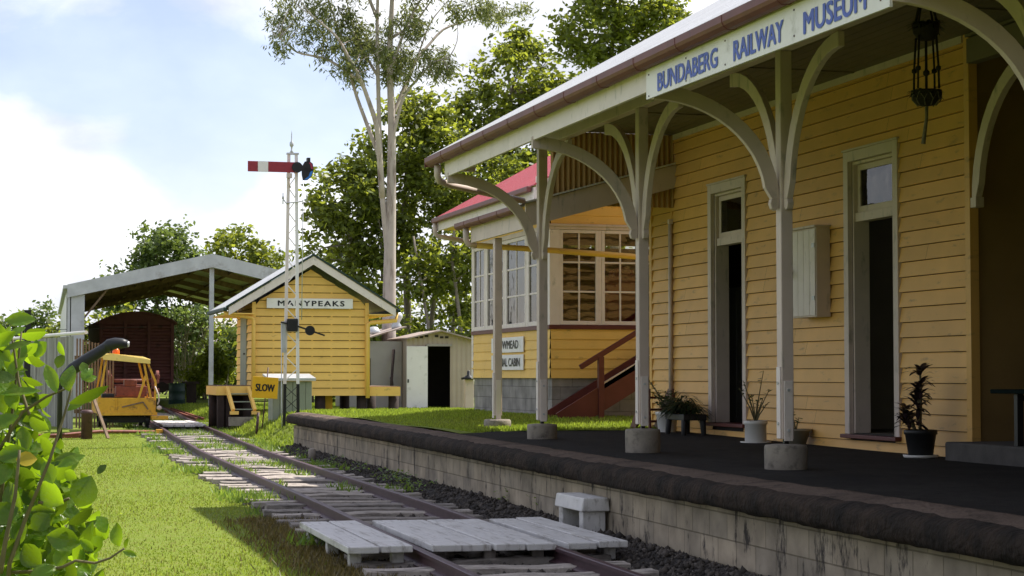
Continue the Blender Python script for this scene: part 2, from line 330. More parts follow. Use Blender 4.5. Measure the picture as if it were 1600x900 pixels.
def block_mat(name, base1, base2, mortar, w, h, streak, streak_amt, along, offz=0.0):
    m = bpy.data.materials.new(name); m.use_nodes = True
    N, L = nodes_of(m); bs = N['Principled BSDF']
    t = N.new('ShaderNodeTexCoord'); s = N.new('ShaderNodeSeparateXYZ'); L.new(t.outputs['Object'], s.inputs[0])
    # a horizontal coordinate that runs round both faces
    if along == 'both':
        ad = N.new('ShaderNodeMath'); ad.operation = 'ADD'; L.new(s.outputs[0], ad.inputs[0]); L.new(s.outputs[1], ad.inputs[1]); u = ad.outputs[0]
    else:
        u = s.outputs[along]
    zz = N.new('ShaderNodeMath'); zz.operation = 'ADD'; zz.inputs[1].default_value = offz; L.new(s.outputs[2], zz.inputs[0])
    c = N.new('ShaderNodeCombineXYZ'); L.new(u, c.inputs[0]); L.new(zz.outputs[0], c.inputs[1])
    br = N.new('ShaderNodeTexBrick')
    br.inputs['Color1'].default_value = (*base1, 1); br.inputs['Color2'].default_value = (*base2, 1); br.inputs['Mortar'].default_value = (*mortar, 1)
    br.inputs['Scale'].default_value = 1; br.inputs['Mortar Size'].default_value = 0.006; br.inputs['Mortar Smooth'].default_value = 0.3
    br.inputs['Brick Width'].default_value = w; br.inputs['Row Height'].default_value = h
    L.new(c.outputs[0], br.inputs['Vector'])
    mp = N.new('ShaderNodeMapping'); mp.inputs['Scale'].default_value = (4.2, 1.3, 1); L.new(c.outputs[0], mp.inputs['Vector'])
    n = N.new('ShaderNodeTexNoise'); n.inputs['Scale'].default_value = 1; n.inputs['Detail'].default_value = 9; n.inputs['Roughness'].default_value = 0.72
    L.new(mp.outputs[0], n.inputs['Vector'])
    r = N.new('ShaderNodeMapRange'); r.inputs['From Min'].default_value = 0.67 - 0.22 * streak_amt; r.inputs['From Max'].default_value = 0.72 - 0.18 * streak_amt
    L.new(n.outputs['Fac'], r.inputs['Value'])
    x = N.new('ShaderNodeMixRGB'); x.inputs['Color2'].default_value = (*streak, 1)
    L.new(r.outputs['Result'], x.inputs['Fac']); L.new(br.outputs['Color'], x.inputs['Color1'])
    n2 = N.new('ShaderNodeTexNoise'); n2.inputs['Scale'].default_value = 3.5; n2.inputs['Detail'].default_value = 7; L.new(t.outputs['Object'], n2.inputs['Vector'])
    r2 = N.new('ShaderNodeMapRange'); r2.inputs['From Min'].default_value = 0.3; r2.inputs['From Max'].default_value = 0.7; r2.inputs['To Min'].default_value = 0.68; r2.inputs['To Max'].default_value = 1.25
    L.new(n2.outputs['Fac'], r2.inputs['Value'])
    v = N.new('ShaderNodeVectorMath'); v.operation = 'SCALE'; L.new(x.outputs['Color'], v.inputs[0]); L.new(r2.outputs['Result'], v.inputs['Scale'])
    L.new(v.outputs['Vector'], bs.inputs['Base Color'])
    bs.inputs['Roughness'].default_value = 0.9; bs.inputs['Specular IOR Level'].default_value = 0.2
    b1 = N.new('ShaderNodeBump'); b1.inputs['Strength'].default_value = 0.9; b1.inputs['Distance'].default_value = 0.012; b1.invert = True
    L.new(br.outputs['Fac'], b1.inputs['Height'])
    n3 = N.new('ShaderNodeTexNoise'); n3.inputs['Scale'].default_value = 70; L.new(t.outputs['Object'], n3.inputs['Vector'])
    b2 = N.new('ShaderNodeBump'); b2.inputs['Strength'].default_value = 0.3; b2.inputs['Distance'].default_value = 0.01
    L.new(n3.outputs['Fac'], b2.inputs['Height']); L.new(b1.outputs['Normal'], b2.inputs['Normal'])
    L.new(b2.outputs['Normal'], bs.inputs['Normal'])
    return m
M['platblock'] = block_mat('stained_block', (0.375, 0.305, 0.222), (0.285, 0.24, 0.185), (0.20, 0.165, 0.115), 0.40, 0.20, (0.055, 0.046, 0.040), 0.54, 1, 0.09)
M['cabinblock'] = block_mat('grey_block', (0.30, 0.275, 0.255), (0.255, 0.235, 0.22), (0.20, 0.18, 0.165), 0.40, 0.20, (0.18, 0.16, 0.145), 0.1, 'both', 0.1)

# ------------------------------------------------------------------ object helpers
def tag(o, label=None, cat=None, group=None, kind=None):
    if label: o['label'] = label
    if cat: o['category'] = cat
    if group: o['group'] = group
    if kind: o['kind'] = kind
    return o

def thing(name, label, cat, loc=(0, 0, 0), rotz=0.0, group=None):
    o = bpy.data.objects.new(name, None)
    o.empty_display_size = 0.2
    COL.objects.link(o)
    o.location = loc
    o.rotation_euler = (0, 0, rotz)
    return tag(o, label, cat, group)

def copy_tree(o, parent=None):
    c = o.copy()
    COL.objects.link(c)
    if parent is not None:
        c.parent = parent
        c.matrix_parent_inverse = Matrix()
    for ch in list(o.children):
        copy_tree(ch, c)
    return c

def root_loc(o):
    while o.parent is not None:
        o = o.parent
    return Vector(o.location)

class MB:
    """collects faces in world coordinates (or a thing's local ones) and links them as ONE mesh object"""
    def __init__(s):
        s.v = []; s.f = []; s.m = []; s.sm = []
    def face(s, pts, mi=0, smooth=False):
        b = len(s.v); s.v.extend([tuple(p) for p in pts]); s.f.append(tuple(range(b, b + len(pts)))); s.m.append(mi); s.sm.append(smooth)
    def box(s, x0, x1, y0, y1, z0, z1, mi=0):
        b = len(s.v)
        s.v += [(x0, y0, z0), (x1, y0, z0), (x1, y1, z0), (x0, y1, z0), (x0, y0, z1), (x1, y0, z1), (x1, y1, z1), (x0, y1, z1)]
        for f in ((0, 3, 2, 1), (4, 5, 6, 7), (0, 1, 5, 4), (1, 2, 6, 5), (2, 3, 7, 6), (3, 0, 4, 7)):
            s.f.append(tuple(b + i for i in f)); s.m.append(mi); s.sm.append(False)
    def obox(s, c, ax, ay, az, mi=0):
        """box from centre and three half-axis vectors"""
        c = Vector(c); ax = Vector(ax); ay = Vector(ay); az = Vector(az)
        b = len(s.v)
        for sx, sy, sz in ((-1, -1, -1), (1, -1, -1), (1, 1, -1), (-1, 1, -1), (-1, -1, 1), (1, -1, 1), (1, 1, 1), (-1, 1, 1)):
            s.v.append(tuple(c + sx * ax + sy * ay + sz * az))
        for f in ((0, 3, 2, 1), (4, 5, 6, 7), (0, 1, 5, 4), (1, 2, 6, 5), (2, 3, 7, 6), (3, 0, 4, 7)):
            s.f.append(tuple(b + i for i in f)); s.m.append(mi); s.sm.append(False)
    def bar(s, p, q, w, h, up=(0, 0, 1), mi=0):
        p = Vector(p); q = Vector(q); d = (q - p); L = d.length; d.normalize()
        u = Vector(up); sd = d.cross(u)
        if sd.length < 1e-4: sd = d.cross(Vector((1, 0, 0)))
        sd.normalize(); u = sd.cross(d)
        s.obox((p + q) / 2, d * L / 2, sd * w / 2, u * h / 2, mi)
    def tube(s, path, rad, seg=10, mi=0, cap=True, smooth=True):
        P = [Vector(p) for p in path]; n = len(P)
        if not hasattr(rad, '__len__'): rad = [rad] * n
        b = len(s.v); ref = None
        for i in range(n):
            d = (P[min(i + 1, n - 1)] - P[max(i - 1, 0)])
            if d.length < 1e-9: d = Vector((0, 0, 1))
            d.normalize()
            if ref is None:
                ref = d.cross(Vector((0, 0, 1)))
                if ref.length < 0.05: ref = d.cross(Vector((1, 0, 0)))
            ref = ref - d * ref.dot(d); ref.normalize(); r2 = d.cross(ref)
            for k in range(seg):
                a = 2 * math.pi * k / seg
                s.v.append(tuple(P[i] + (ref * math.cos(a) + r2 * math.sin(a)) * rad[i]))
        for i in range(n - 1):
            for k in range(seg):
                k2 = (k + 1) % seg
                s.f.append((b + i * seg + k, b + i * seg + k2, b + (i + 1) * seg + k2, b + (i + 1) * seg + k)); s.m.append(mi); s.sm.append(smooth)
        if cap:
            s.f.append(tuple(b + k for k in range(seg))[::-1]); s.m.append(mi); s.sm.append(False)
            s.f.append(tuple(b + (n - 1) * seg + k for k in range(seg))); s.m.append(mi); s.sm.append(False)
    def lathe(s, c, prof, seg=24, mi=0, smooth=True, wob=0.0):
        """profile [(r, z), ...] about the vertical through c"""
        b = len(s.v); n = len(prof)
        for (r, z) in prof:
            for k in range(seg):
                a = 2 * math.pi * k / seg
                rr = r * (1 + random.uniform(-wob, wob))
                s.v.append((c[0] + rr * math.cos(a), c[1] + rr * math.sin(a), c[2] + z))
        for i in range(n - 1):
            for k in range(seg):
                k2 = (k + 1) % seg
                s.f.append((b + i * seg + k, b + i * seg + k2, b + (i + 1) * seg + k2, b + (i + 1) * seg + k)); s.m.append(mi); s.sm.append(smooth)
        if prof[0][0] > 1e-4:
            s.f.append(tuple(b + k for k in range(seg))[::-1]); s.m.append(mi); s.sm.append(False)
        if prof[-1][0] > 1e-4:
            s.f.append(tuple(b + (n - 1) * seg + k for k in range(seg))); s.m.append(mi); s.sm.append(False)
    def sweep(s, secs, mi=0, smooth=False, closed=True, cap=True):
        """secs: list of equal-length rings of points"""
        b = len(s.v); n = len(secs); k_ = len(secs[0])
        for r in secs: s.v.extend([tuple(p) for p in r])
        mis = mi if hasattr(mi, '__len__') else [mi] * k_
        for i in range(n - 1):
            for k in range(k_ if closed else k_ - 1):
                k2 = (k + 1) % k_
                s.f.append((b + i * k_ + k, b + i * k_ + k2, b + (i + 1) * k_ + k2, b + (i + 1) * k_ + k)); s.m.append(mis[k]); s.sm.append(smooth)
        if cap and closed:
            s.f.append(tuple(b + k for k in range(k_))[::-1]); s.m.append(mis[0]); s.sm.append(False)
            s.f.append(tuple(b + (n - 1) * k_ + k for k in range(k_))); s.m.append(mis[0]); s.sm.append(False)
    def prism(s, poly, axis, a0, a1, mi=0):
        """poly in the plane across axis ('x': (y,z), 'y': (x,z), 'z': (x,y)), from a0 to a1"""
        def P(p, a):
            return {'x': (a, p[0], p[1]), 'y': (p[0], a, p[1]), 'z': (p[0], p[1], a)}[axis]
        s.sweep([[P(p, a0) for p in poly], [P(p, a1) for p in poly]], mi)
    def disc(s, c, nrm, r, t, seg=24, mi=0):
        nrm = Vector(nrm).normalized()
        s.tube([Vector(c) - nrm * t / 2, Vector(c) + nrm * t / 2], r, seg, mi, True, False)
    def build(s, name, mats, parent=None, bevel=0.0, local=False, loc=None):
        if not isinstance(mats, (list, tuple)): mats = [mats]
        off = Vector((0, 0, 0))
        if not local:
            off = root_loc(parent) if parent is not None else Vector(loc or (0, 0, 0))
        me = bpy.data.meshes.new(name)
        me.from_pydata([(v[0] - off[0], v[1] - off[1], v[2] - off[2]) for v in s.v], [], s.f)
        for m in mats: me.materials.append(m)
        me.polygons.foreach_set('material_index', s.m)
        me.polygons.foreach_set('use_smooth', s.sm)
        me.validate(verbose=False)
        import bmesh
        bm = bmesh.new(); bm.from_mesh(me); bmesh.ops.recalc_face_normals(bm, faces=bm.faces); bm.to_mesh(me); bm.free()
        o = bpy.data.objects.new(name, me)
        COL.objects.link(o)
        if parent is not None: o.parent = parent
        elif not local: o.location = off
        elif loc is not None: o.location = loc
        if bevel:
            bv = o.modifiers.new('edge', 'BEVEL'); bv.width = bevel; bv.segments = 2; bv.limit_method = 'ANGLE'; bv.angle_limit = R(40)
        return o

def np_mesh(name, V, F, mats, parent=None, loc=(0, 0, 0), mi=None, smooth=False):
    """V (n,3), F (m,k) all faces of k corners; world coordinates"""
    off = np.array(root_loc(parent) if parent is not None else loc, dtype=float)
    if not isinstance(mats, (list, tuple)): mats = [mats]
    me = bpy.data.meshes.new(name)
    m, k = F.shape
    me.vertices.add(len(V)); me.vertices.foreach_set('co', (V - off).astype(np.float32).ravel())
    me.loops.add(m * k); me.loops.foreach_set('vertex_index', F.astype(np.int32).ravel())
    me.polygons.add(m); me.polygons.foreach_set('loop_start', np.arange(0, m * k, k, dtype=np.int32))
    for a in mats: me.materials.append(a)
    if mi is not None: me.polygons.foreach_set('material_index', mi.astype(np.int32))
    if smooth: me.polygons.foreach_set('use_smooth', np.ones(m, dtype=bool))
    me.update(calc_edges=True)
    o = bpy.data.objects.new(name, me); COL.objects.link(o)
    if parent is not None: o.parent = parent
    else: o.location = loc
    return o

def lettering(parent, text, m, origin, uvec, vvec, width, height, name='lettering', bold=0.0, depth=0.004, spacing=1.0):
    """text mesh fitted to width x height, lower-left corner at origin; uvec runs along the line, vvec up"""
    cu = bpy.data.curves.new(name, 'FONT'); cu.body = text; cu.size = 1; cu.space_character = spacing
    cu.resolution_u = 3
    t = bpy.data.objects.new(name, cu); COL.objects.link(t)
    bpy.context.view_layer.update()
    me = bpy.data.meshes.new_from_object(t.evaluated_get(bpy.context.evaluated_depsgraph_get()))
    bpy.data.objects.remove(t); bpy.data.curves.remove(cu)
    xs = [v.co.x for v in me.vertices]; ys = [v.co.y for v in me.vertices]
    x0, x1, y0, y1 = min(xs), max(xs), min(ys), max(ys)
    u = Vector(uvec); w = Vector(vvec); n = u.cross(w)
    off = root_loc(parent); me.name = name
    V0 = [(v.co.x, v.co.y) for v in me.vertices]; F0 = [tuple(p.vertices) for p in me.polygons]; bpy.data.meshes.remove(me)
    V = []; F = []; bx = bold * height
    for k, (sx, sy) in enumerate([(0, 0), (1, 0), (2, 0), (1, .5), (1, -.5), (0, .5), (2, .5)] if bold else [(0, 0)]):
        b0 = len(V)
        for (x, y) in V0:
            a = (x - x0) / (x1 - x0) * (width - 2 * bx) + sx * bx; b = (y - y0) / (y1 - y0) * (height - bx) + bx / 2 + sy * bx
            V.append(tuple(Vector(origin) + u * a + w * b + n * (depth + .0004 * k) - off))
        F += [tuple(b0 + i for i in f) for f in F0]
    me = bpy.data.meshes.new(name); me.from_pydata(V, [], F)
    me.materials.clear(); me.materials.append(m)
    o = bpy.data.objects.new(name, me); COL.objects.link(o); o.parent = parent
    return o

def boards(mb, face, pos, u0, u1, z0, z1, e=0.16, openings=(), lap=0.02, ulim=None, mi=0, gap=0.0):
    """lapped weatherboards on a wall facing -X ('x'), -Y ('y') or +Y ('Y'), +X ('X'); openings = (u0,u1,z0,z1)"""
    def P(u, z, o):
        if face == 'x': return (pos - o, u, z)
        if face == 'X': return (pos + o, u, z)
        if face == 'y': return (u, pos - o, z)
        return (u, pos + o, z)
    z = z0
    while z < z1 - 0.01:
        zt = min(z + e, z1); zm = (z + zt) / 2
        seg = [(u0, u1)]
        for (a, b, c, d) in openings:
            if c < zm < d:
                new = []
                for (s0, s1) in seg:
                    if b <= s0 or a >= s1: new.append((s0, s1)); continue
                    if a > s0: new.append((s0, a))
                    if b < s1: new.append((b, s1))
                seg = new
        l = lap * random.uniform(0.85, 1.15)
        if u1 - u0 > 4:      # butt joints between board lengths
            new = []
            for (s0, s1) in seg:
                j = s0 + random.uniform(.8, 3.6)
                while j < s1 - .5:
                    new.append((s0, j - .002)); s0 = j + .002; j += random.uniform(2.4, 3.6)
                new.append((s0, s1))
            seg = new
        for (s0, s1) in seg:
            a0, a1, b0, b1 = s0, s1, s0, s1
            if ulim:
                la, lb = ulim(z), ulim(zt)
                a0, a1 = max(s0, la[0]), min(s1, la[1]); b0, b1 = max(s0, lb[0]), min(s1, lb[1])
                if a1 - a0 < 0.02: continue
                if b1 < b0: b0 = b1 = (b0 + b1) / 2
            zq = zt + 0.002 - gap
            mb.face([P(a0, z, l), P(a1, z, l), P(b1, zq, 0.003), P(b0, zq, 0.003)], mi)
            mb.face([P(a0, z, -0.005), P(a1, z, -0.005), P(a1, z, l), P(a0, z, l)], mi)
        z += e

def boxes(name, m, parent, lst, bevel=0.0):
    for b in lst:
        q = MB(); q.box(*b); q.build(name, m, parent, bevel=bevel)

def arc(mb, base, d, reach, rise, depth=0.115, width=0.06, n=14, mi=0, foot=True):
    """curved verandah bracket: leaves the post upright at base and bends over to run level"""
    base = Vector(base); d = Vector((d[0], d[1], 0)).normalized(); s = Vector((-d.y, d.x, 0))
    secs = []
    T = [i / (n - 1) for i in range(n)]
    for t in T:
        a = t * math.pi / 2
        c = base + d * (reach * (1 - math.cos(a))) + Vector((0, 0, rise * math.sin(a)))
        tan = (d * (reach * math.sin(a)) + Vector((0, 0, rise * math.cos(a)))).normalized()
        nr = d * tan.z - Vector((0, 0, 1)) * tan.dot(d)   # towards the inside of the curve
        dd = depth * (0.55 if t == 0 else 1.0)
        secs.append([c + nr * dd + s * width / 2, c + nr * dd - s * width / 2, c - s * width / 2, c + s * width / 2])
    mb.sweep(secs, mi)
# ------------------------------------------------------------------ the lie of the land
def interp(y, xs, ys):
    return float(np.interp(y, xs, ys))
def rz(Y): return interp(Y, [0, 13, 20, 35, 46, 60, 80, 120], [.15, .16, .2, .21, .33, .45, .55, .6])       # rail top
def gz(Y): return rz(Y) - 0.15                                                                              # ground beside the track
CXY = [-10, 5, 13, 16.5, 20, 25, 30, 35, 40, 46, 52, 60, 68, 75, 100]
CXX = [3.5, 3.8, 3.95, 4.01, 4.13, 4.27, 4.39, 4.50, 4.60, 4.74, 4.95, 5.30, 5.70, 6.08, 7.5]
_k = np.polyfit(CXY[1:14], CXX[1:14], 4)
def cx(Y):
    return float(np.polyval(_k, Y)) if 5 <= Y <= 76 else interp(Y, CXY, CXX)
def head(Y):
    d = (cx(Y + .5) - cx(Y - .5)); v = Vector((d, 1, 0)); return v.normalized()
XWY = [0, 6, 14, 20, 27, 33, 38.6, 45]
XWX = [5.30, 5.38, 5.52, 5.75, 5.98, 6.08, 6.14, 6.2]
_kw = np.polyfit(XWY, XWX, 3)
def xw(Y): return float(np.polyval(_kw, Y))                                                                 # face of the platform wall
def pz(Y): return interp(Y, [0, 19, 26, 29.5, 34, 38, 44, 52, 70, 120], [.75, .75, .80, .89, .90, .80, .70, .58, .55, .6])   # platform / upper lawn
def ez(Y): return interp(Y, [0, 19, 26, 39], [.75, .75, .77, .79])                                          # edge of the platform
def smooth(a, b, x):
    t = min(1, max(0, (x - a) / (b - a))); return t * t * (3 - 2 * t)
def terrain(X, Y):
    g = gz(Y)
    lo = g - 0.02 - 0.05 * smooth(3.2, 1.5, X) * smooth(40, 10, Y)
    if Y < 38.2: return lo
    return lo + (pz(Y) - lo) * smooth(5.6, 6.9, X) * smooth(38.2, 41.0, Y + (X - 7) * 0.6)

# ground: one sheet to the horizon
def build_ground():
    xs = np.unique(np.concatenate([np.linspace(-1200, -40, 16), np.linspace(-40, -4, 16), np.linspace(-4, 16, 81), np.linspace(16, 60, 16), np.linspace(60, 1500, 16)]))
    ys = np.unique(np.concatenate([np.linspace(-300, 0, 8), np.linspace(0, 62, 125), np.linspace(62, 140, 30), np.linspace(140, 1900, 16)]))
    V = []
    for y in ys:
        for x in xs:
            z = terrain(x, y)
            if -4 < x < 16 and 5 < y < 70: z += 0.006 * math.sin(x * 1.1 + y * 0.3) * math.sin(y * .5 - x)
            V.append((x, y, z))
    nx = len(xs)
    F = [(j * nx + i, j * nx + i + 1, (j + 1) * nx + i + 1, (j + 1) * nx + i) for j in range(len(ys) - 1) for i in range(nx - 1)]
    o = np_mesh('lawn', np.array(V), np.array(F), M['lawn'], smooth=True)
    tag(o, kind='structure')
build_ground()

def strip(name, m, ys, f0, f1, fz, nx=6, jit=0.0, kind='structure'):
    V = []
    for y in ys:
        a, b = f0(y), f1(y)
        for i in range(nx + 1):
            V.append((a + (b - a) * i / nx + random.uniform(-jit, jit), y, fz(a + (b - a) * i / nx, y) + random.uniform(-jit, jit) * 0.5))
    n = nx + 1
    F = [(j * n + i, j * n + i + 1, (j + 1) * n + i + 1, (j + 1) * n + i) for j in range(len(ys) - 1) for i in range(nx)]
    o = np_mesh(name, np.array(V), np.array(F), m, smooth=True)
    return tag(o, kind=kind)

# ballast bed, heaped a little against the platform
def bal_z(x, y):
    c = cx(y); t = x - c
    return gz(y) - 0.012 + (0.10 * smooth(1.0, 1.5, t) if y < 38 else 0) - 0.05 * smooth(-0.95, -1.3, t)
strip('ballast', M['ballast'], np.linspace(4, 38.4, 140), lambda y: cx(y) - 1.18 + 0.12 * math.sin(y * 1.7), lambda y: xw(y) + 0.05, bal_z, 22, 0.012)
strip('ballast_far', M['ballast'], np.linspace(38.4, 80, 90), lambda y: cx(y) - 1.05 + 0.15 * math.sin(y * 1.7), lambda y: cx(y) + 0.85 + 0.12 * math.sin(y * 1.1), bal_z, 10, 0.012)

# upper lawn behind and beyond the platform
def plz(x, y): return ez(min(y, 39)) + (pz(y) - ez(min(y, 39))) * smooth(xw(min(y, 38)) + .45, xw(min(y, 38)) + 2.2, x) + 0.015 + 0.012 * math.sin(x * 1.9 + y) - (0.25 * smooth(36.6, 39.0, y - max(0, (x - 9)) * 3.0))
strip('lawn_upper', M['lawn'], np.linspace(25.3, 40.5, 60), lambda y: xw(min(y, 38)) + 0.42, lambda y: 60, plz, 60)
strip('platform_surface', M['asphalt'], np.linspace(1, 25.9, 60), lambda y: xw(y) + 0.30, lambda y: 9.6, lambda x, y: ez(y) + 0.004 + (pz(y) - ez(y)) * smooth(xw(y) + .4, xw(y) + 1.0, x), 20, 0.0)

# ------------------------------------------------------------------ platform wall and coping
def build_platform():
    t = thing('platform', 'low railway platform of stained concrete blocks with a dark rounded coping along the track', 'platform', (xw(20), 20, 0))
    ys = np.linspace(1, 38.6, 95)
    mb = MB()
    for i in range(len(ys) - 1):
        a, b = ys[i], ys[i + 1]
        mb.face([(xw(a), a, -0.15), (xw(a), a, 0.56), (xw(b), b, 0.56), (xw(b), b, -0.15)])
    e = 38.6
    mb.face([(xw(e), e, -0.15), (xw(e), e, 0.56), (xw(e) + 2.6, e, 0.56), (xw(e) + 2.6, e, -0.15)])
    mb.build('block_wall', M['platblock'], t)
    # coping: rounded nose, crumbling top
    ys = np.linspace(1, 38.85, 330)
    mb = MB(); secs = []
    prof = [(0.36, 0.000), (0.28, 0.010), (0.14, 0.004), (0.00, -0.012), (-0.075, -0.030), (-0.112, -0.055), (-0.125, -0.10), (-0.124, -0.16), (-0.112, -0.197), (-0.05, -0.212), (0.02, -0.215), (0.3, -0.215)]
    ph = [random.uniform(0, 6) for _ in range(12)]
    for y in ys:
        r = []
        for k, (dx, dz) in enumerate(prof):
            w = 0.0
            if 1 < k < 10:
                w = 0.004 * math.sin(y * 1.3 + ph[k]) + 0.004 * math.sin(y * 5.1 + ph[(k + 5) % 12]) + random.uniform(-0.006, 0.006)
            r.append((xw(y) + dx + w, y, ez(y) + 0.010 + dz + w * 0.7 + (random.uniform(-.006, .006) if k < 4 else 0)))
        secs.append(r)
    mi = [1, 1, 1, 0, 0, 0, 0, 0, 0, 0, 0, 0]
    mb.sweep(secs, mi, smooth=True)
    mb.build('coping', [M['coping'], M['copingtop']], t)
build_platform()

# ------------------------------------------------------------------ track
def rail(side, label):
    secs = []
    ys = np.concatenate([np.arange(4, 78, 0.6)])
    for y in ys:
        h = head(y); n = Vector((h.y, -h.x, 0))
        wob = 0.012 * math.sin(y * 0.9 + side) if y > 36 else 0
        c = Vector((cx(y), y, 0)) + n * (side * 0.566 + wob); z = rz(y)
        pr = [(-.058, -.13), (.058, -.13), (.058, -.118), (.012, -.10), (.010, -.042), (.034, -.034), (.034, -.006), (.026, 0), (-.026, 0), (-.034, -.006), (-.034, -.034), (-.010, -.042), (-.012, -.10), (-.058, -.118)]
        secs.append([c + n * a + Vector((0, 0, z + b)) for a, b in pr])
    mb = MB(); mb.sweep(secs, 0)
    o = mb.build('rail', M['railtop'], None, loc=(cx(20) + side * .566, 20, 0))
    tag(o, label, 'rail', 'rails of the track')
rail(-1, 'rusty brown steel rail of the track on the side next to the open lawn')
rail(1, 'rusty brown steel rail of the track on the side next to the platform wall')

def sleeper_mesh(seed, m):
    rnd = random.Random(seed)
    mb = MB(); secs = []
    L = 1.07
    ph = rnd.uniform(0, 6)
    for i in range(13):
        x = -L + 2 * L * i / 12
        w = 0.105 + 0.008 * math.sin(i * 1.3 + ph) + rnd.uniform(-.006, .006); dz = 0.006 * math.sin(i * 0.9 + ph * 2) + rnd.uniform(-.004, .004)
        if i in (0, 12): x += rnd.uniform(-.02, .02)
        secs.append([(x, -w, -.10), (x, w, -.10), (x, w, -.012 + dz), (x, w - .02, dz), (x, 0.02, dz - 0.004), (x, -w + .02, dz + .002), (x, -w, -.012 + dz)])
    mb.sweep(secs, 0)
    return mb.build('sleeper', m, None, local=True)
protos = [sleeper_mesh(s, M['timber'] if s % 3 else M['timber_dark']) for s in range(7)]
y = 11.4; i = 0
while y < 62:
    o = protos[i] if i < 7 else protos[random.randrange(7)].copy()
    if i >= 7: COL.objects.link(o)
    h = head(y)
    lat = random.uniform(-.07, .07)
    o.location = (cx(y) + lat, y, gz(y) + 0.052 + random.uniform(-.012, .006))
    o.rotation_euler = (random.uniform(-.03, .03), random.uniform(-.012, .012), math.atan2(-h.x, h.y) + random.uniform(-.028, .028) + (math.pi if random.random() < .5 else 0))
    tag(o, 'weathered grey timber sleeper lying crosswise under the rusty rails', 'sleeper', 'sleepers under the track')
    y += 0.64 + random.uniform(-.05, .05); i += 1

# crossing of worn white boards between and beside the rails
def crossing(cy, length, panels, label_fn, worn, hz, stands):
    for (x0, n, w, lab) in panels:
        h = head(cy); ang = math.atan2(-h.x, h.y)
        t = thing('crossing_panel', lab, 'crossing panel', (cx(cy) + x0, cy, gz(cy)), ang, label_fn)
        for k in range(n):
            mb = MB()
            a = k * (w + 0.018)
            dy = random.uniform(-.05, .05)
            zz = hz + random.uniform(-.006, .006)
            mb.box(a, a + w, -length / 2 + dy, length / 2 + dy, zz - 0.055, zz)
            mb.build('plank', worn, t, local=True, bevel=0.008)
        W = n * (w + .018)
        for j in range(stands):
            yy = -length / 2 + 0.22 + (length - 0.44) * j / (stands - 1)
            for q in ([.04, W - .16] if n < 3 else [.05, W * .5 - .05, W - .17]):
                mb = MB(); mb.box(q, q + .10, yy - .05, yy + .05, 0.0, hz - .057); mb.build('bearer', worn if n < 3 else M['timber_dark'], t, local=True, bevel=0.006)
crossing(16.45, 2.75, [(-1.17, 2, 0.255, 'pair of white boards on blocks at the lawn side of the near crossing'),
                       (-0.49, 4, 0.245, 'four wide white boards filling the track at the near crossing'),
                       (0.64, 2, 0.25, 'pair of white boards between the rail and the white step block')], 'near crossing boards', M['white_worn'], 0.175, 3)
crossing(49.6, 4.4, [(-0.45, 4, 0.25, 'sunlit white boards between the rails beside the yellow trolley')], 'far crossing boards', M['white_worn'], 0.15, 5)

# white step block against the platform
def step_block():
    t = thing('step_block', 'white timber mounting step standing on the ballast against the platform wall', 'step', (5.48, 17.3, 0.05))
    h = 0.0
    mb = MB()
    secs = []
    for y in (16.88, 17.74):
        secs.append([(5.36, y, .315), (5.64, y, .315), (5.625, y, .44), (5.38, y, .44)])
    mb.sweep(secs); mb.build('step_top', M['white_worn'], t, bevel=0.012)
    for y in (16.93, 17.57):
        mb = MB(); mb.box(5.39, 5.61, y, y + .12, 0.02, .313); mb.build('leg', M['white_worn'], t, bevel=0.008)
    mb = MB(); mb.box(5.56, 5.61, 17.06, 17.56, 0.04, .30); mb.build('back_panel', M['concrete'], t)
step_block()

# old rails stacked beside the main line and a short rusty siding past the trolley
for k, (x, lab) in enumerate([(0.80, 'spare rusty rail lying right beside the far end of the track'), (0.98, 'outer spare rusty rail lying near the timber deck posts')]):
    mb = MB(); secs = []
    for y in np.arange(53, 66, 1.0):
        c = cx(y) + x - 0.02 * (y - 53); z = gz(y) + 0.05
        secs.append([(c - .06, y, z), (c + .06, y, z), (c + .012, y, z + .04), (c + .035, y, z + .11), (c - .035, y, z + .11), (c - .012, y, z + .04)])
    mb.sweep(secs); tag(mb.build('spare_rail', M['rustred'], None, loc=(cx(59) + x, 59, gz(59))), lab, 'rail')
mb = MB()
pth = [(0.6, 43.7, gz(44) + .06), (1.8, 44.2, gz(44) + .07), (2.7, 44.8, gz(44) + .13), (3.3, 45.2, gz(45) + .10), (4.0, 45.5, gz(45) + .08)]
mb.tube(pth, 0.035, 8); tag(mb.build('pipe', M['rustred'], None, loc=pth[2]), 'thin dark rusty pipe lying on the lawn in front of the trolley wheels', 'pipe')
mb = MB(); mb.box(4.02, 4.18, 45.2, 45.35, gz(45) - .02, gz(45) + .14); tag(mb.build('wood_block', M['machine_yellow'], None, loc=(4.1, 45.3, gz(45)), bevel=.01), 'small orange block standing beside the rail end near the white boards', 'block')
mb = MB(); mb.lathe((5.63, 33.2, gz(33)), [(0.07, 0), (0.065, .22), (0.03, .24), (0, .24)], 10); tag(mb.build('track_peg', M['concrete'], None, loc=(5.63, 33.2, gz(33))), 'short grey concrete peg beside the rail at the platform end', 'peg')

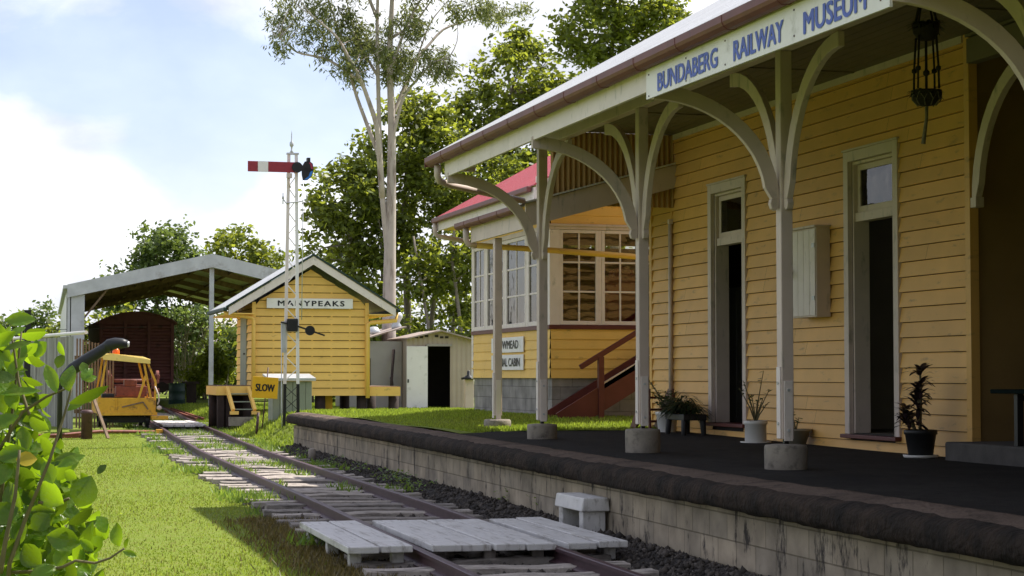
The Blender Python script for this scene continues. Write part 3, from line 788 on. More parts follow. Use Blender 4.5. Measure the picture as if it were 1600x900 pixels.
# ballast stones
def stones():
    base = np.array([(1, 0, 0), (-1, 0, 0), (0, 1, 0), (0, -1, 0), (0, 0, 1), (0, 0, -1)], float)
    fc = np.array([(0, 2, 4), (2, 1, 4), (1, 3, 4), (3, 0, 4), (2, 0, 5), (1, 2, 5), (3, 1, 5), (0, 3, 5)])
    n = 26000
    Y = 11.0 + 27.3 * RNG.random(n) ** 1.7
    U = RNG.random(n)
    xl = np.array([cx(a) - 1.12 for a in Y]); xr = np.array([xw(a) - 0.02 for a in Y])
    X = xl + (xr - xl) * U
    Z = np.array([bal_z(a, b) for a, b in zip(X, Y)])
    S = RNG.uniform(0.009, 0.028, n) * (1 + (RNG.random(n) < 0.08) * 0.9)
    C = np.stack([X, Y, Z + S * 0.3], 1)
    V = base[None] * RNG.uniform(0.6, 1.25, (n, 6, 1)) * S[:, None, None]
    th = RNG.uniform(0, 6.28, n); ph = RNG.uniform(-.8, .8, n)
    c, s = np.cos(th), np.sin(th)
    x, y2, z = V[..., 0], V[..., 1], V[..., 2]
    V = np.stack([x * c[:, None] - y2 * s[:, None], x * s[:, None] + y2 * c[:, None], z], -1)
    c, s = np.cos(ph), np.sin(ph)
    x, y2, z = V[..., 0], V[..., 1], V[..., 2]
    V = np.stack([x, y2 * c[:, None] - z * s[:, None], y2 * s[:, None] + z * c[:, None]], -1) + C[:, None]
    F = (fc[None] + (np.arange(n) * 6)[:, None, None]).reshape(-1, 3)
    tag(np_mesh('ballast_stones', V.reshape(-1, 3), F, M['stone']), 'dark ballast stones between the sleepers and along the platform foot', 'ballast', kind='stuff')
stones()

# grass blades: left lawn, upper lawn, weeds in the track
def blades(name, X, Y, Z, hmin, hmax, w, m, label, cat='grass', lean=0.5):
    n = len(X)
    h = RNG.uniform(hmin, hmax, n); a = RNG.uniform(0, 6.28, n); b = RNG.uniform(0, 6.28, n); ln = RNG.uniform(0.1, lean, n) * h
    ww = w * RNG.uniform(0.7, 1.4, n) * 0.5
    P = np.stack([X, Y, Z], 1)
    d = np.stack([np.cos(a), np.sin(a), np.zeros(n)], 1) * ww[:, None]
    t = np.stack([np.cos(b) * ln, np.sin(b) * ln, h], 1)
    V = np.stack([P - d, P + d, P + t * 0.55 + d * 0.8, P + t], 1).reshape(-1, 3)
    i = np.arange(n) * 4
    F = np.concatenate([np.stack([i, i + 1, i + 2], 1), np.stack([i, i + 2, i + 3], 1)])
    tag(np_mesh(name, V, F, m), label, cat, kind='stuff')
def field(n, x0, x1, y0, y1, power):
    Y = y0 + (y1 - y0) * RNG.random(n) ** power
    X = x0 + (x1 - x0) * RNG.random(n)
    return X, Y
vt = np.vectorize(terrain)
X, Y = field(210000, -3.5, 3.5, 11.5, 48, 1.9)
lim = np.array([cx(a) - 1.05 for a in Y]) + RNG.normal(0, .09, len(X)); k = X < lim; X, Y = X[k], Y[k]
Z = vt(X, Y) - .004
sc_ = 1 + (Y - 12) * 0.03
blades('grass', X, Y, Z, .010, .030, .011, M['grassblade'], 'short mown green lawn grass left of the track')
X, Y = field(16000, -3.5, 3.2, 11.5, 48, 1.7); Z = vt(X, Y)
blades('grass_dry', X, Y, Z, .015, .045, .012, M['grassdry'], 'paler dry blades scattered through the mown lawn')
X, Y = field(90000, 6.5, 16, 25.4, 40, 1.2); k = X > np.array([xw(min(a, 38)) + .45 for a in Y]); X, Y = X[k], Y[k]
Z = np.array([plz(a, b) for a, b in zip(X, Y)]) - .004
blades('grass_upper', X, Y, Z, .02, .06, .018, M['grassblade'], 'mown green grass of the upper lawn behind the platform')
X, Y = field(60000, 5.0, 14, 38.4, 66, 1.2); k = X > np.array([cx(a) + .85 for a in Y]) + RNG.normal(0, .1, len(X)); X, Y = X[k], Y[k]
blades('grass_far', X, Y, vt(X, Y), .03, .10, .03, M['grassblade'], 'rougher grass around the signal and under the hut')
# ragged weeds along the sleeper ends and between the far rails
n = 30000
Y = 17 + 40 * RNG.random(n) ** 1.05; c_ = np.array([cx(a) for a in Y])
edge = RNG.random(n)
X = np.where(edge < .42, c_ - 1.0 + RNG.normal(0, .16, n), np.where(edge < .74, c_ + RNG.uniform(-.5, .5, n), c_ + .95 + RNG.normal(0, .18, n)))
patch = np.sin(Y * 1.9 + X * 2.3) + np.sin(Y * .83 + 1.1) + .6 * np.sin(X * 7)
keep = (patch > .55 - (Y - 30) * .035) & ((edge < .42) | (Y > 24)); keep &= ~((Y > 46.8) & (Y < 52.4) & (np.abs(X - c_) < .56))
X, Y = X[keep], Y[keep]; Z = np.array([gz(a) for a in Y]) + .02
blades('weeds', X, Y, Z, .03, .13, .022, M['weed'], 'ragged weeds growing between the rails and sleeper ends', 'weeds', .9)
n = 9000; Y = 11.5 + 9 * RNG.random(n); X = np.array([cx(a) for a in Y]) - 1.18 + RNG.normal(0, .20, n)
blades('weeds_shaded', X, Y, vt(X, Y), .02, .085, .013, M['weed_red'], 'reddish green weeds at the sleeper ends in the shade', 'weeds', .9)
def broadweeds(spots):
    V = []; F = []
    for (x, y, z, r, n) in spots:
        for _ in range(n):
            a = random.uniform(0, 6.28); q = random.uniform(0, r); px, py, pz_ = x + math.cos(a) * q, y + math.sin(a) * q * 1.5, z + random.uniform(0.03, .17)
            b = random.uniform(0, 6.28); L = random.uniform(.03, .06); el = random.uniform(-.3, .8)
            d = Vector((math.cos(b) * math.cos(el), math.sin(b) * math.cos(el), math.sin(el))); s = d.cross(Vector((0, 0, 1))).normalized() * L * .35
            p = Vector((px, py, pz_)); i0 = len(V)
            V += [p, p + d * L * .5 + s, p + d * L, p + d * L * .5 - s]; F.append((i0, i0 + 1, i0 + 2, i0 + 3))
    return np.array([tuple(v) for v in V]), np.array(F)
sp = [(5.42, 24.6, .1, .2, 60), (5.5, 25.6, .1, .25, 90), (5.45, 26.3, .1, .2, 60), (5.35, 23.4, .1, .2, 50), (5.75, 17.9 + 3, .12, .14, 40), (5.8, 19.6, .12, .16, 50), (5.55, 28.5, .1, .2, 50), (5.6, 31, .1, .2, 60), (5.45, 33.5, .1, .25, 80)]
V, F = broadweeds(sp)
tag(np_mesh('weeds_broad', V, F, M['weed']), 'leafy green weeds sprouting from the ballast by the platform wall', 'weeds', kind='stuff')
# ------------------------------------------------------------------ the station
def build_station():
    st = thing('station_building', 'yellow weatherboard railway station with curved white verandah brackets and long maroon gutter', 'station', (9.4, 20, 0.75))
    WX = 9.36
    d1 = (22.62, 23.68, 0.93, 3.96); d2 = (18.45, 19.53, 0.90, 3.94)
    mb = MB()
    boards(mb, 'x', WX, 16.90, 26.04, 0.70, 4.92, 0.158, [d1, d2], 0.034, gap=.009)
    boards(mb, 'Y', 26.10, 9.36, 14.6, 0.70, 4.92, 0.158, [], 0.022)
    mb.build('weatherboards', M['yellow'], st)
    # backing wall with the door holes
    mb = MB()
    x0, x1 = WX + 0.012, WX + 0.11
    ys = [16.86, d2[0], d2[1], d1[0], d1[1], 26.08]
    for a, b in ((0, 1), (2, 3), (4, 5)): mb.box(x0, x1, ys[a], ys[b], 0.5, 5.0)
    for a, b in ((1, 2), (3, 4)):
        mb.box(x0, x1, ys[a], ys[b], 3.97, 5.0); mb.box(x0, x1, ys[a], ys[b], 0.5, 0.93)
    mb.box(9.5, 14.6, 26.0, 26.08, 0.5, 5.0); mb.box(14.5, 14.6, 4, 26.0, 0.5, 5.0)
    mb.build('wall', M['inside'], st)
    mb = MB()
    mb.box(9.48, 14.5, 16.9, 26.0, 0.86, 0.93); mb.box(9.48, 14.5, 16.9, 26.0, 4.5, 4.56)
    mb.box(9.48, 14.5, 20.9, 21.0, 0.93, 4.5)
    for z in (1.4, 1.85, 2.3, 2.75): mb.box(12.2, 12.6, 17.2, 20.7, z, z + .04)
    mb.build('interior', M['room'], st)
    boxes('corner_board', M['yellow'], st, [(WX - 0.036, WX + 0.06, 16.82, 16.92, 0.70, 4.92), (WX - 0.036, WX + 0.06, 26.02, 26.12, 0.70, 4.92), (WX - 0.030, WX + 0.03, 25.20, 25.235, 0.70, 4.92)], .004)
    # doors
    for (a, b, _, h), sill in ((d1, 0.95), (d2, 0.92)):
        mb = MB()
        o = WX - 0.045
        mb.box(o, WX + .01, a - .115, a, sill, h + .115); mb.box(o, WX + .01, b, b + .115, sill, h + .115)
        mb.box(o, WX + .01, a + .001, b - .001, h, h + .115)
        mb.box(o - .012, WX, a - .13, b + .13, h + .117, h + .14)
        # jambs, head and the transom bar
        mb.box(WX + .012, WX + .20, a, a + .035, sill, h); mb.box(WX + .012, WX + .20, b - .035, b, sill, h)
        mb.box(WX + .012, WX + .20, a + .036, b - .036, h - .035, h)
        mb.box(WX + .03, WX + .16, a + .036, b - .036, 3.27, 3.37)
        fr = mb.build('door_frame', M['cream'], st, bevel=.004)
        mb = MB()
        mb.box(WX + .06, WX + .10, a + .037, a + .10, 3.372, h - .037); mb.box(WX + .06, WX + .10, b - .10, b - .037, 3.372, h - .037)
        mb.box(WX + .06, WX + .10, a + .101, b - .101, 3.372, 3.44); mb.box(WX + .06, WX + .10, a + .101, b - .101, h - .10, h - .037)
        mb.build('transom_window', M['cream'], fr, bevel=.003)
        mb = MB(); mb.box(WX + .075, WX + .081, a + .1, b - .1, 3.44, h - .1); mb.build('pane', M['glass_dark'], fr)
        mb = MB(); mb.box(WX - .10, WX + .2, a - .13, b + .13, sill - .045, sill - .002); mb.build('threshold', M['maroon'], st, bevel=.006)
    # recessed porch by the near corner
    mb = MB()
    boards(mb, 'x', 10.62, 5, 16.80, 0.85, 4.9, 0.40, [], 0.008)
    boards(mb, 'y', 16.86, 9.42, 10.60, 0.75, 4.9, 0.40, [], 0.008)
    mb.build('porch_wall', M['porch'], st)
    mb = MB(); mb.box(10.64, 10.7, 4, 16.9, .5, 5); mb.box(9.45, 10.7, 16.9, 16.96, .5, 5); mb.build('wall', M['inside'], st)
    mb = MB(); mb.box(8.96, 10.62, 5, 16.70, 0.70, 0.93); mb.build('porch_step', M['darkstep'], st, bevel=.02)
    mb = MB(); mb.box(9.30, 9.42, 5, 16.81, 4.62, 4.86); mb.build('porch_beam', M['ceiling'], st)
    mb = MB(); arc(mb, (9.37, 16.80, 3.28), (0, -1), 1.25, 1.34, 0.13, 0.07); mb.box(9.325, 9.415, 16.70, 16.81, 3.2, 3.30); mb.build('bracket', M['cream'], st, bevel=.004)
    # unseen weatherboard screen added at the near end to darken the verandah
    mb = MB(); boards(mb, 'Y', 8.20, 6.75, 9.4, .75, 4.9, .158, [], .022); boards(mb, 'x', 6.70, 2, 8.16, .75, 4.55, .158, [], .022); mb.build('weatherboards', M['yellow'], st)
    mb = MB(); mb.box(6.72, 10.6, 8.05, 8.19, .6, 4.91); mb.box(6.72, 6.82, 2, 8.05, .6, 4.6); mb.build('wall', M['inside'], st)
    # ceiling, cornice
    mb = MB()
    y = 2.0
    mb.box(6.9, 9.36, 2.0, 25.14, 4.92, 4.95)
    x = 7.05
    while x < 9.3:
        mb.box(x, x + .012, 2, 25.13, 4.914, 4.919); x += .15
    for y in (8.2, 11.9, 15.6, 19.3, 23.0): mb.box(6.95, 9.3, y, y + .045, 4.905, 4.9185)
    mb.sweep([[(5.58, yy, 4.26), (6.9, yy, 4.915), (6.9, yy, 4.94), (5.58, yy, 4.285)] for yy in (2.0, 23.45)])
    mb.box(9.30, 10.62, 2, 16.84, 4.88, 4.91)
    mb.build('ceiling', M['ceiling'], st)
    mb = MB(); mb.box(9.315, 9.352, 16.94, 25.1, 4.845, 4.918); mb.build('cornice', M['cream'], st)
    # posts
    P = [(11.0, .96, .18, .75), (15.46, .97, .185, .75), (19.18, 1.005, .185, .755), (22.92, .965, .187, .775)]
    PX = 6.77
    for i, (py, ft, fr_, fb) in enumerate(P):
        mb = MB(); w = .056
        mb.box(PX - w, PX + w, py - w, py + w, ft + .045, 4.40)
        po = mb.build('verandah_post', M['cream'], st, bevel=.008)
        mb = MB(); mb.box(PX - .02, PX + .02, py - .02, py + .02, ft - .02, ft + .05)
        mb.build('post_shoe', M['black'], po)
        mb = MB()
        mb.box(PX - w - .012, PX - w - .001, py - .04, py + .04, ft + .05, ft + .62 + .05 * i)
        mb.box(PX - .04, PX + .04, py - w - .012, py - w - .001, ft + .03, ft + .55)
        mb.build('splice_plate', M['white'], po, bevel=.003)
        mb = MB()
        for zz in (ft + .12, ft + .47):
            mb.disc((PX, py - w - .016, zz), (0, 1, 0), .013, .012, 8)
            mb.disc((PX - w - .016, py, zz + .06), (1, 0, 0), .013, .012, 8)
        mb.build('bolt', M['galv'], po)
        mb = MB(); r = fr_
        mb.lathe((PX, py, fb), [(r * .99, -.03), (r, .02), (r * 1.01, ft - fb - .03), (r * .97, ft - fb - .006), (r * .55, ft - fb + .002), (0, ft - fb + .004)], 28, wob=.008)
        mb.build('footing', M['concrete'], po)
        dirs = [((-1, 0), 1.16, .96), ((0, 1), 1.12, 1.28), ((0, -1), 1.12, 1.28)]
        if i == 3: dirs = [dirs[0], dirs[2]]
        if i == 0: dirs = dirs[:2]
        for (d, re, ri) in dirs:
            mb = MB()
            b = (PX + d[0] * w, py + d[1] * w, 3.10)
            arc(mb, b, d, re, ri, .125, .058)
            # rounded foot of the bracket
            n = Vector((d[0], d[1], 0)); s = Vector((-d[1], d[0], 0)); bb = Vector(b)
            ring = [(0, .0), (.005, -.07), (.035, -.10), (.07, -.085), (.085, -.04), (.075, .0)]
            mb.sweep([[bb + n * q[0] + s * k + Vector((0, 0, q[1])) for q in ring] for k in (-.029, .029)])
            mb.build('bracket', M['cream'], po, bevel=.005)
    # corner pieces over the end post and outriggers
    mb = MB()
    mb.box(PX - .055, PX + .055, 2, 23.02, 4.402, 4.60)
    mb.build('verandah_beam', M['cream'], st, bevel=.005)
    mb = MB()
    for (py, *_r) in P:
        mb.bar((PX, py, 4.68), (5.60, py, 4.12), .05, .10)
    yy = 3.0
    while yy < 23.2:
        mb.bar((6.95, yy, 4.84), (5.62, yy, 4.18), .045, .07); yy += .93
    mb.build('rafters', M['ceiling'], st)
    mb = MB(); mb.box(5.562, 5.60, 2, 23.10, 4.02, 4.25); mb.box(5.601, 5.95, 23.06, 23.10, 4.10, 4.30); mb.build('fascia', M['white'], st, bevel=.004)
    # gutter, half round with joint clips
    mb = MB()
    def gut(cx_, cz, r, y0, y1, mbx):
        pr = [(-r, 0.035), (-r * .97, -.02), (-r * .8, -r * .62), (-r * .4, -r * .95), (0, -r), (r * .6, -r * .85), (r * .95, -r * .3), (r, .035), (r * .85, .035), (r * .8, -.02), (0, -r * .8), (-r * .8, -.02), (-r * .85, .035)]
        mbx.sweep([[(cx_ + a, y, cz + b) for a, b in pr] for y in (y0, y1)])
    gut(5.482, 4.265, .075, 2, 23.55, mb)
    y = 3.3
    while y < 23.4:
        gut(5.482, 4.264, .079, y, y + .028, mb); y += 1.02
    mb.box(5.41, 5.556, 23.551, 23.56, 4.19, 4.30)
    mb.build('gutter', M['gutter'], st)
    mb = MB()
    mb.tube([(5.52, 23.30, 4.20), (5.52, 23.31, 4.06), (5.56, 23.36, 4.0), (5.75, 23.58, 3.975), (6.35, 24.2, 3.955), (7.12, 25.02, 3.935)], .043, 12)
    mb.build('downpipe', M['cream'], st)
    # main roof
    z0 = 4.325; sl = 0.558
    def roofz(x): return z0 + sl * (x - 5.45)
    mb = MB()
    mb.sweep([[(5.44, y, roofz(5.44)), (11.9, y, roofz(11.9)), (18.3, y, z0), (18.3, y, z0 - .02), (11.9, y, roofz(11.9) - .02), (5.44, y, roofz(5.44) - .02)] for y in (0.0, 23.55)])
    mb.build('roof', M['galv_roof'], st)
    mb = MB(); mb.box(7.0, 14.6, 23.3, 26.2, 4.952, 5.02); mb.build('rear_roof', M['galv'], st)
    mb = MB(); mb.face([(6.9, 23.45, 4.93), (17, 23.45, 4.93), (11.9, 23.45, roofz(11.9) - .03)]); mb.build('gable', M['yellow'], st)
    # lower awning at the far end: barge, roof, fascia, gutter, corrugated infill above
    mb = MB(); mb.sweep([[(7.17, y, 3.58), (9.36, y, 4.18), (9.36, y, 4.50), (7.17, y, 3.90)] for y in (25.06, 25.10)]); mb.build('awning_barge', M['cream'], st)
    mb = MB(); mb.sweep([[(7.10, y, 3.89), (9.36, y, 4.51), (9.36, y, 4.535), (7.10, y, 3.915)] for y in (25.02, 28.55)])
    mb.build('awning_roof', M['galv_roof'], st)
    mb = MB(); mb.box(7.15, 7.19, 25.101, 28.0, 3.56, 3.80); mb.build('awning_fascia', M['cream'], st, bevel=.004)
    mb = MB(); gut(7.075, 3.845, .065, 25.3, 28.5, mb)
    for y in (26.0, 27.0, 27.9): gut(7.075, 3.844, .069, y, y + .03, mb)
    mb.build('awning_gutter', M['gutter'], st)
    mb = MB()
    mb.sweep([[(7.2, y, 3.60), (9.34, y, 4.2), (9.34, y, 4.22), (7.2, y, 3.62)] for y in (25.11, 28.0)]); mb.build('awning_soffit', M['ceiling'], st)
    mb = MB()
    n = 150
    for i in range(n):
        a = 7.55 + (9.35 - 7.55) * i / n; b = 7.55 + (9.35 - 7.55) * (i + 1) / n
        ya = 25.13 + .016 * math.sin(a * 2 * math.pi / .076); yb = 25.13 + .016 * math.sin(b * 2 * math.pi / .076)
        mb.face([(a, ya, 3.9), (b, yb, 3.9), (b, yb, 4.915), (a, ya, 4.915)], 0, True)
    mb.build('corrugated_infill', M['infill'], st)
    # awning post
    mb = MB(); mb.box(7.20, 7.31, 26.79, 26.90, .985, 3.555); po = mb.build('verandah_post', M['cream'], st, bevel=.008)
    mb = MB(); mb.box(7.235, 7.275, 26.825, 26.865, .92, .987); mb.build('post_shoe', M['rustred'], po)
    mb = MB(); mb.lathe((7.255, 26.845, .83), [(.20, -.08), (.20, .075), (.18, .10), (0, .105)], 24, wob=.02); mb.build('footing', M['concrete'], po)
    mb = MB(); mb.box(7.186, 7.198, 26.81, 26.88, .95, 1.6); mb.box(7.22, 7.29, 26.776, 26.788, .93, 1.5); mb.build('splice_plate', M['white'], po)
    # yellow downpipe across to the wall and white riser
    mb = MB(); mb.tube([(7.10, 28.1, 3.79), (7.10, 28.1, 3.62), (7.13, 28.1, 3.55), (7.26, 28.1, 3.53)], .045, 10); mb.build('downpipe', M['cream'], st)
    mb = MB(); mb.tube([(7.262, 28.1, 3.53), (8.2, 28.1, 3.49), (9.7, 28.0, 3.40), (10.1, 27.9, 3.36)], .045, 10); mb.build('downpipe', M['yellow_hut'], st)
    mb = MB(); mb.tube([(9.30, 25.17, 1.08), (9.30, 25.17, 3.70)], .03, 10); mb.box(9.27, 9.33, 25.14, 25.2, 3.68, 3.74); mb.build('wall_pipe', M['cream'], st)
    return st
build_station()

def board_sign(name, label, cat, x0, x1, y0, y1, z0, z1, m, bev=.004):
    t = thing(name, label, cat, ((x0 + x1) / 2, (y0 + y1) / 2, z0))
    mb = MB(); mb.box(x0, x1, y0, y1, z0, z1); mb.build('board', m, t, bevel=bev)
    return t
# the long name board on the fascia
t = thing('station_sign', 'long white name board with blue capital letters fixed under the maroon gutter', 'sign', (5.545, 13.3, 3.9))
mb = MB(); mb.sweep([[(5.538, 10.98, 3.90), (5.560, 10.98, 3.90), (5.560, 15.57, 3.945), (5.538, 15.57, 3.945)], [(5.538, 10.98, 4.185), (5.560, 10.98, 4.185), (5.560, 15.57, 4.20), (5.538, 15.57, 4.20)]]); mb.build('board', M['signwhite'], t)
for w, ya, yb, za, h in (('BUNDABERG', 15.28, 13.90, 3.970, .158), ('RAILWAY', 13.58, 12.63, 3.957, .160), ('MUSEUM', 12.29, 11.30, 3.942, .162)):
    lettering(t, w, M['blue'], (5.538, ya, za), (0, -1, 0), (0, 0, 1), ya - yb, h, bold=.055, depth=.003)
mb = MB()
for y in (15.5, 14.6, 13.75, 12.45, 11.1):
    for z in (3.965, 4.15): mb.disc((5.536, y, z), (1, 0, 0), .008, .006, 8)
mb.build('screws', M['rust'], t)

# meter box
t = thing('meter_box', 'white timber meter cabinet with twin doors on the yellow wall between the two doors', 'cabinet', (9.28, 20.36, 2.2))
mb = MB(); mb.box(9.16, 9.335, 20.03, 20.69, 2.23, 3.25); mb.build('body', M['cream'], t, bevel=.006)
mb = MB(); mb.box(9.13, 9.345, 20.01, 20.71, 3.251, 3.275); mb.build('top', M['cream'], t)
mb = MB()
for k in range(4): mb.box(9.148, 9.158, 20.045 + k * .158, 20.045 + k * .158 + .15, 2.25, 3.23)
mb.build('door', M['white'], t, bevel=.003)
mb = MB()
for z in (2.42, 3.02): mb.box(9.14, 9.147, 20.05, 20.12, z, z + .05)
mb.build('hinge', M['galv'], t)
mb = MB(); mb.tube([(9.16, 20.66, 2.76), (9.10, 20.70, 2.76)], .018, 8); mb.lathe((9.08, 20.71, 2.70), [(0, 0), (.05, .02), (.055, .08), (.03, .11), (0, .115)], 12); mb.build('lamp_head', M['black'], t)

# grey cabinet standing inside the far door
t = thing('steel_cabinet', 'tall grey cabinet standing in the dark room inside the far doorway', 'cabinet', (10.1, 24.2, .93))
mb = MB(); mb.box(9.90, 10.4, 23.7, 24.7, .94, 2.76); mb.build('body', M['doorgrey'], t, bevel=.01)
mb = MB(); mb.box(9.89, 9.899, 23.73, 24.18, 1.0, 2.7); mb.build('door', M['doorgrey'], t)
mb = MB(); mb.box(9.89, 9.899, 24.22, 24.67, 1.0, 2.7); mb.build('door', M['doorgrey'], t)

# ------------------------------------------------------------------ pot plants
def blade_leaf(V, F, p, d, L, w, droop=0.5, n=5):
    """a strap leaf from p along d, drooping"""
    d = Vector(d).normalized(); s = d.cross(Vector((0, 0, 1)))
    if s.length < .05: s = Vector((1, 0, 0))
    s.normalize(); b = len(V); q = Vector(p)
    for i in range(n + 1):
        t = i / n
        ww = w * math.sin(math.pi * min(.98, .12 + .88 * t)) ** .7 / 2
        V += [q + s * ww, q - s * ww]
        dd = (d + Vector((0, 0, -droop * t))).normalized(); q = q + dd * L / n
    for i in range(n):
        F.append((b + 2 * i, b + 2 * i + 1, b + 2 * i + 3, b + 2 * i + 2))
def oval_leaf(V, F, p, d, nrm, L, w, fold=.25, curl=.25):
    d = Vector(d).normalized(); nrm = Vector(nrm); s = d.cross(nrm).normalized(); nrm = s.cross(d).normalized(); b = len(V)
    prof = [(0, .05), (.10, .40), (.28, .84), (.48, 1.0), (.70, .86), (.88, .44), (1.0, .02)]
    for (t, k) in prof:
        c = Vector(p) + d * L * t - nrm * (curl * L * t * t * .5)
        ww = w / 2 * k
        V += [c - s * ww + nrm * fold * ww, c, c + s * ww + nrm * fold * ww]
    for i in range(len(prof) - 1):
        a = b + 3 * i
        F += [(a, a + 1, a + 4, a + 3), (a + 1, a + 2, a + 5, a + 4)]
def leaves_obj(name, V, F, m, parent):
    o = np_mesh(name, np.array([tuple(v) for v in V]), np.array(F), m, parent, smooth=True)
    return o
def pot(t, c, r0, r1, h, m, saucer=None):
    mb = MB(); mb.lathe(c, [(r0, 0), (r0 + .004, .01), (r1 - .004, h - .05), (r1 + .008, h - .045), (r1 + .01, h - .004), (r1 - .008, h), (r1 - .02, h - .03), (0, h - .035)], 28); mb.build('pot', m, t)
    mb = MB(); mb.lathe((c[0], c[1], c[2] + h - .034), [(r1 - .022, 0), (r1 * .5, .008), (0, .012)], 20); mb.build('soil', M['soil'], t)
    if saucer:
        mb = MB(); mb.lathe(c, [(r0 + .05, -.005), (r0 + .06, .022), (r0 + .045, .022), (r0 + .03, .004), (0, .004)], 24); mb.build('saucer', saucer, t)
# cordyline in the black pot
t = thing('pot_plant', 'dark purple cordyline in a black pot on a white saucer beside the near door', 'plant', (8.98, 17.22, .755))
c = (8.98, 17.22, .762); pot(t, c, .115, .155, .27, M['potblack'], M['potwhite'])
V = []; F = []; mb = MB()
for (dx, dy, h) in ((0, 0, .62), (.02, .05, .46), (-.03, -.02, .34), (-.06, .09, .24), (-.02, .11, .18)):
    b = Vector((c[0] + dx * .6, c[1] + dy * .6, c[2] + .24)); e = b + Vector((dx * .8, dy * 1.1, h)); mb.tube([b, (b + e) / 2 + Vector((.01, .0, 0)), e], .011, 7)
    for k in range(22):
        a = k * 2.4; z = e + Vector((0, 0, random.uniform(-.16, .03)))
        blade_leaf(V, F, z, (math.cos(a), math.sin(a), random.uniform(.2, 1.1)), random.uniform(.13, .24), .048, .9)
    for k in range(10):
        a = k * 2.1; z = e + Vector((0, 0, random.uniform(-.30, -.1) if h > .3 else -.05))
        blade_leaf(V, F, z, (math.cos(a), math.sin(a), random.uniform(-.4, .3)), random.uniform(.1, .2), .045, 1.0)
mb.build('stem', M['stem'], t); leaves_obj('leaves', V, F, M['leaf_cordy'], t)
# twiggy shrub in the white pot
def twiggy(t, c, stems, m, lo, hi, nleaf, size):
    mb = MB(); V = []; F = []
    for (dx, dy, h) in stems:
        p = [Vector(c), Vector(c) + Vector((dx * .35, dy * .35, h * .45)), Vector(c) + Vector((dx, dy, h))]
        mb.tube(p, [.010, .008, .004], 6)
        for _ in range(nleaf):
            q = p[1].lerp(p[2], random.uniform(lo, hi)); a = random.uniform(0, 6.28)
            oval_leaf(V, F, q, (math.cos(a), math.sin(a), random.uniform(-.2, .8)), (random.uniform(-.3, .3), random.uniform(-.3, .3), 1), size * random.uniform(.7, 1.3), size * .5)
    mb.build('stem', M['stem'], t); leaves_obj('leaves', V, F, m, t)
t = thing('pot_plant', 'straggly thin-stemmed shrub in a white cylindrical pot beside the far door', 'plant', (8.92, 21.25, .755))
c = (8.92, 21.25, .76); pot(t, c, .125, .132, .27, M['potwhite'], M['potwhite'])
twiggy(t, (8.92, 21.25, 1.0), [(-.16, .12, .42), (-.05, .25, .50), (.05, -.3, .40), (.02, -.2, .62), (.12, .05, .30), (-.1, -.12, .34), (.03, .02, .26), (-.03, .14, .30), (0, -.36, .24)], M['leaf_pot'], .55, 1.0, 5, .06)
t = thing('pot_plant', 'leafy green plant in a tapered white pot by the maroon step', 'plant', (9.08, 24.73, .775))
c = (9.08, 24.73, .782); pot(t, c, .115, .15, .29, M['potwhite'])
twiggy(t, (9.08, 24.73, 1.04), [(random.uniform(-.2, .2), random.uniform(-.28, .28), random.uniform(.12, .34)) for _ in range(18)] + [(-.18, .3, .5), (-.1, .34, .42)], M['leaf_pot'], .1, 1.0, 10, .065)
t = thing('pot_plant', 'small sprig in a broad tan bowl tucked behind the verandah post', 'plant', (9.17, 20.62, .755))
c = (9.17, 20.62, .76); mb = MB(); mb.lathe(c, [(.10, 0), (.155, .16), (.175, .165), (.175, .185), (.15, .18), (0, .16)], 24); mb.build('pot', M['potgreen'], t)
twiggy(t, (9.15, 20.60, .92), [(-.05, .05, .25), (-.1, .1, .12), (.03, -.02, .16)], M['leaf_pot'], .2, 1.0, 6, .06)
# fern on a dark four-legged stand
t = thing('pot_plant', 'dark drooping fern on a low black four-legged stand against the yellow wall', 'plant', (8.98, 23.75, .765))
mb = MB()
for dx in (-.14, .14):
    for dy in (-.30, .30): mb.tube([(8.98 + dx, 23.75 + dy, .765), (8.98 + dx * .9, 23.75 + dy * .95, 1.0)], [.035, .045], 8)
mb.box(8.82, 9.14, 23.40, 24.10, .98, 1.06); mb.build('stand', M['black'], t, bevel=.01)
V = []; F = []
for _ in range(420):
    a = random.uniform(0, 6.28); r = random.random() ** .6; p = (8.98 + .16 * r * math.cos(a), 23.85 + .34 * r * math.sin(a), 1.05 + random.uniform(0, .24) * (1 - r * .6))
    blade_leaf(V, F, p, (math.cos(a), math.sin(a) * 1.3, random.uniform(.0, .9)), random.uniform(.12, .26), .026, 1.5)
leaves_obj('leaves', V, F, M['leaf_dark'], t)

# hanging baskets
t = thing('hanging_basket', 'two-tier dark macrame hanging basket with a pale rope tail below the verandah ceiling', 'hanging basket', (8.0, 15.17, 3.6))
c0 = Vector((8.0, 15.17, 0))
for (z0, r, h) in ((4.50, .118, .15), (3.925, .128, .14)):
    mb = MB(); mb.lathe((c0.x, c0.y, z0), [(0, 0), (r * .6, .012), (r * .93, h * .45), (r, h * .8), (r * 1.03, h), (r * .9, h), (r * .8, h * .8), (0, h * .75)], 20, wob=.03); mb.build('basket', M['rope'], t)
mb = MB()
for k in range(4):
    a = k * math.pi / 2 + .5; e = Vector((math.cos(a), math.sin(a), 0))
    mb.tube([c0 + Vector((0, 0, 4.91)), c0 + e * .07 + Vector((0, 0, 4.82)), c0 + e * .115 + Vector((0, 0, 4.65))], .011, 6)
    mb.tube([c0 + e * .105 + Vector((0, 0, 4.54)), c0 + e * .125 + Vector((0, 0, 4.27)), c0 + e * .13 + Vector((0, 0, 4.07))], .010, 6)
    mb.lathe(c0 + e * .124 + Vector((0, 0, 4.25)), [(0, -.03), (.024, -.012), (.024, .012), (0, .03)], 8)
mb.tube([c0 + Vector((0, 0, 4.5)), c0 + Vector((0, 0, 3.96))], .012, 6)
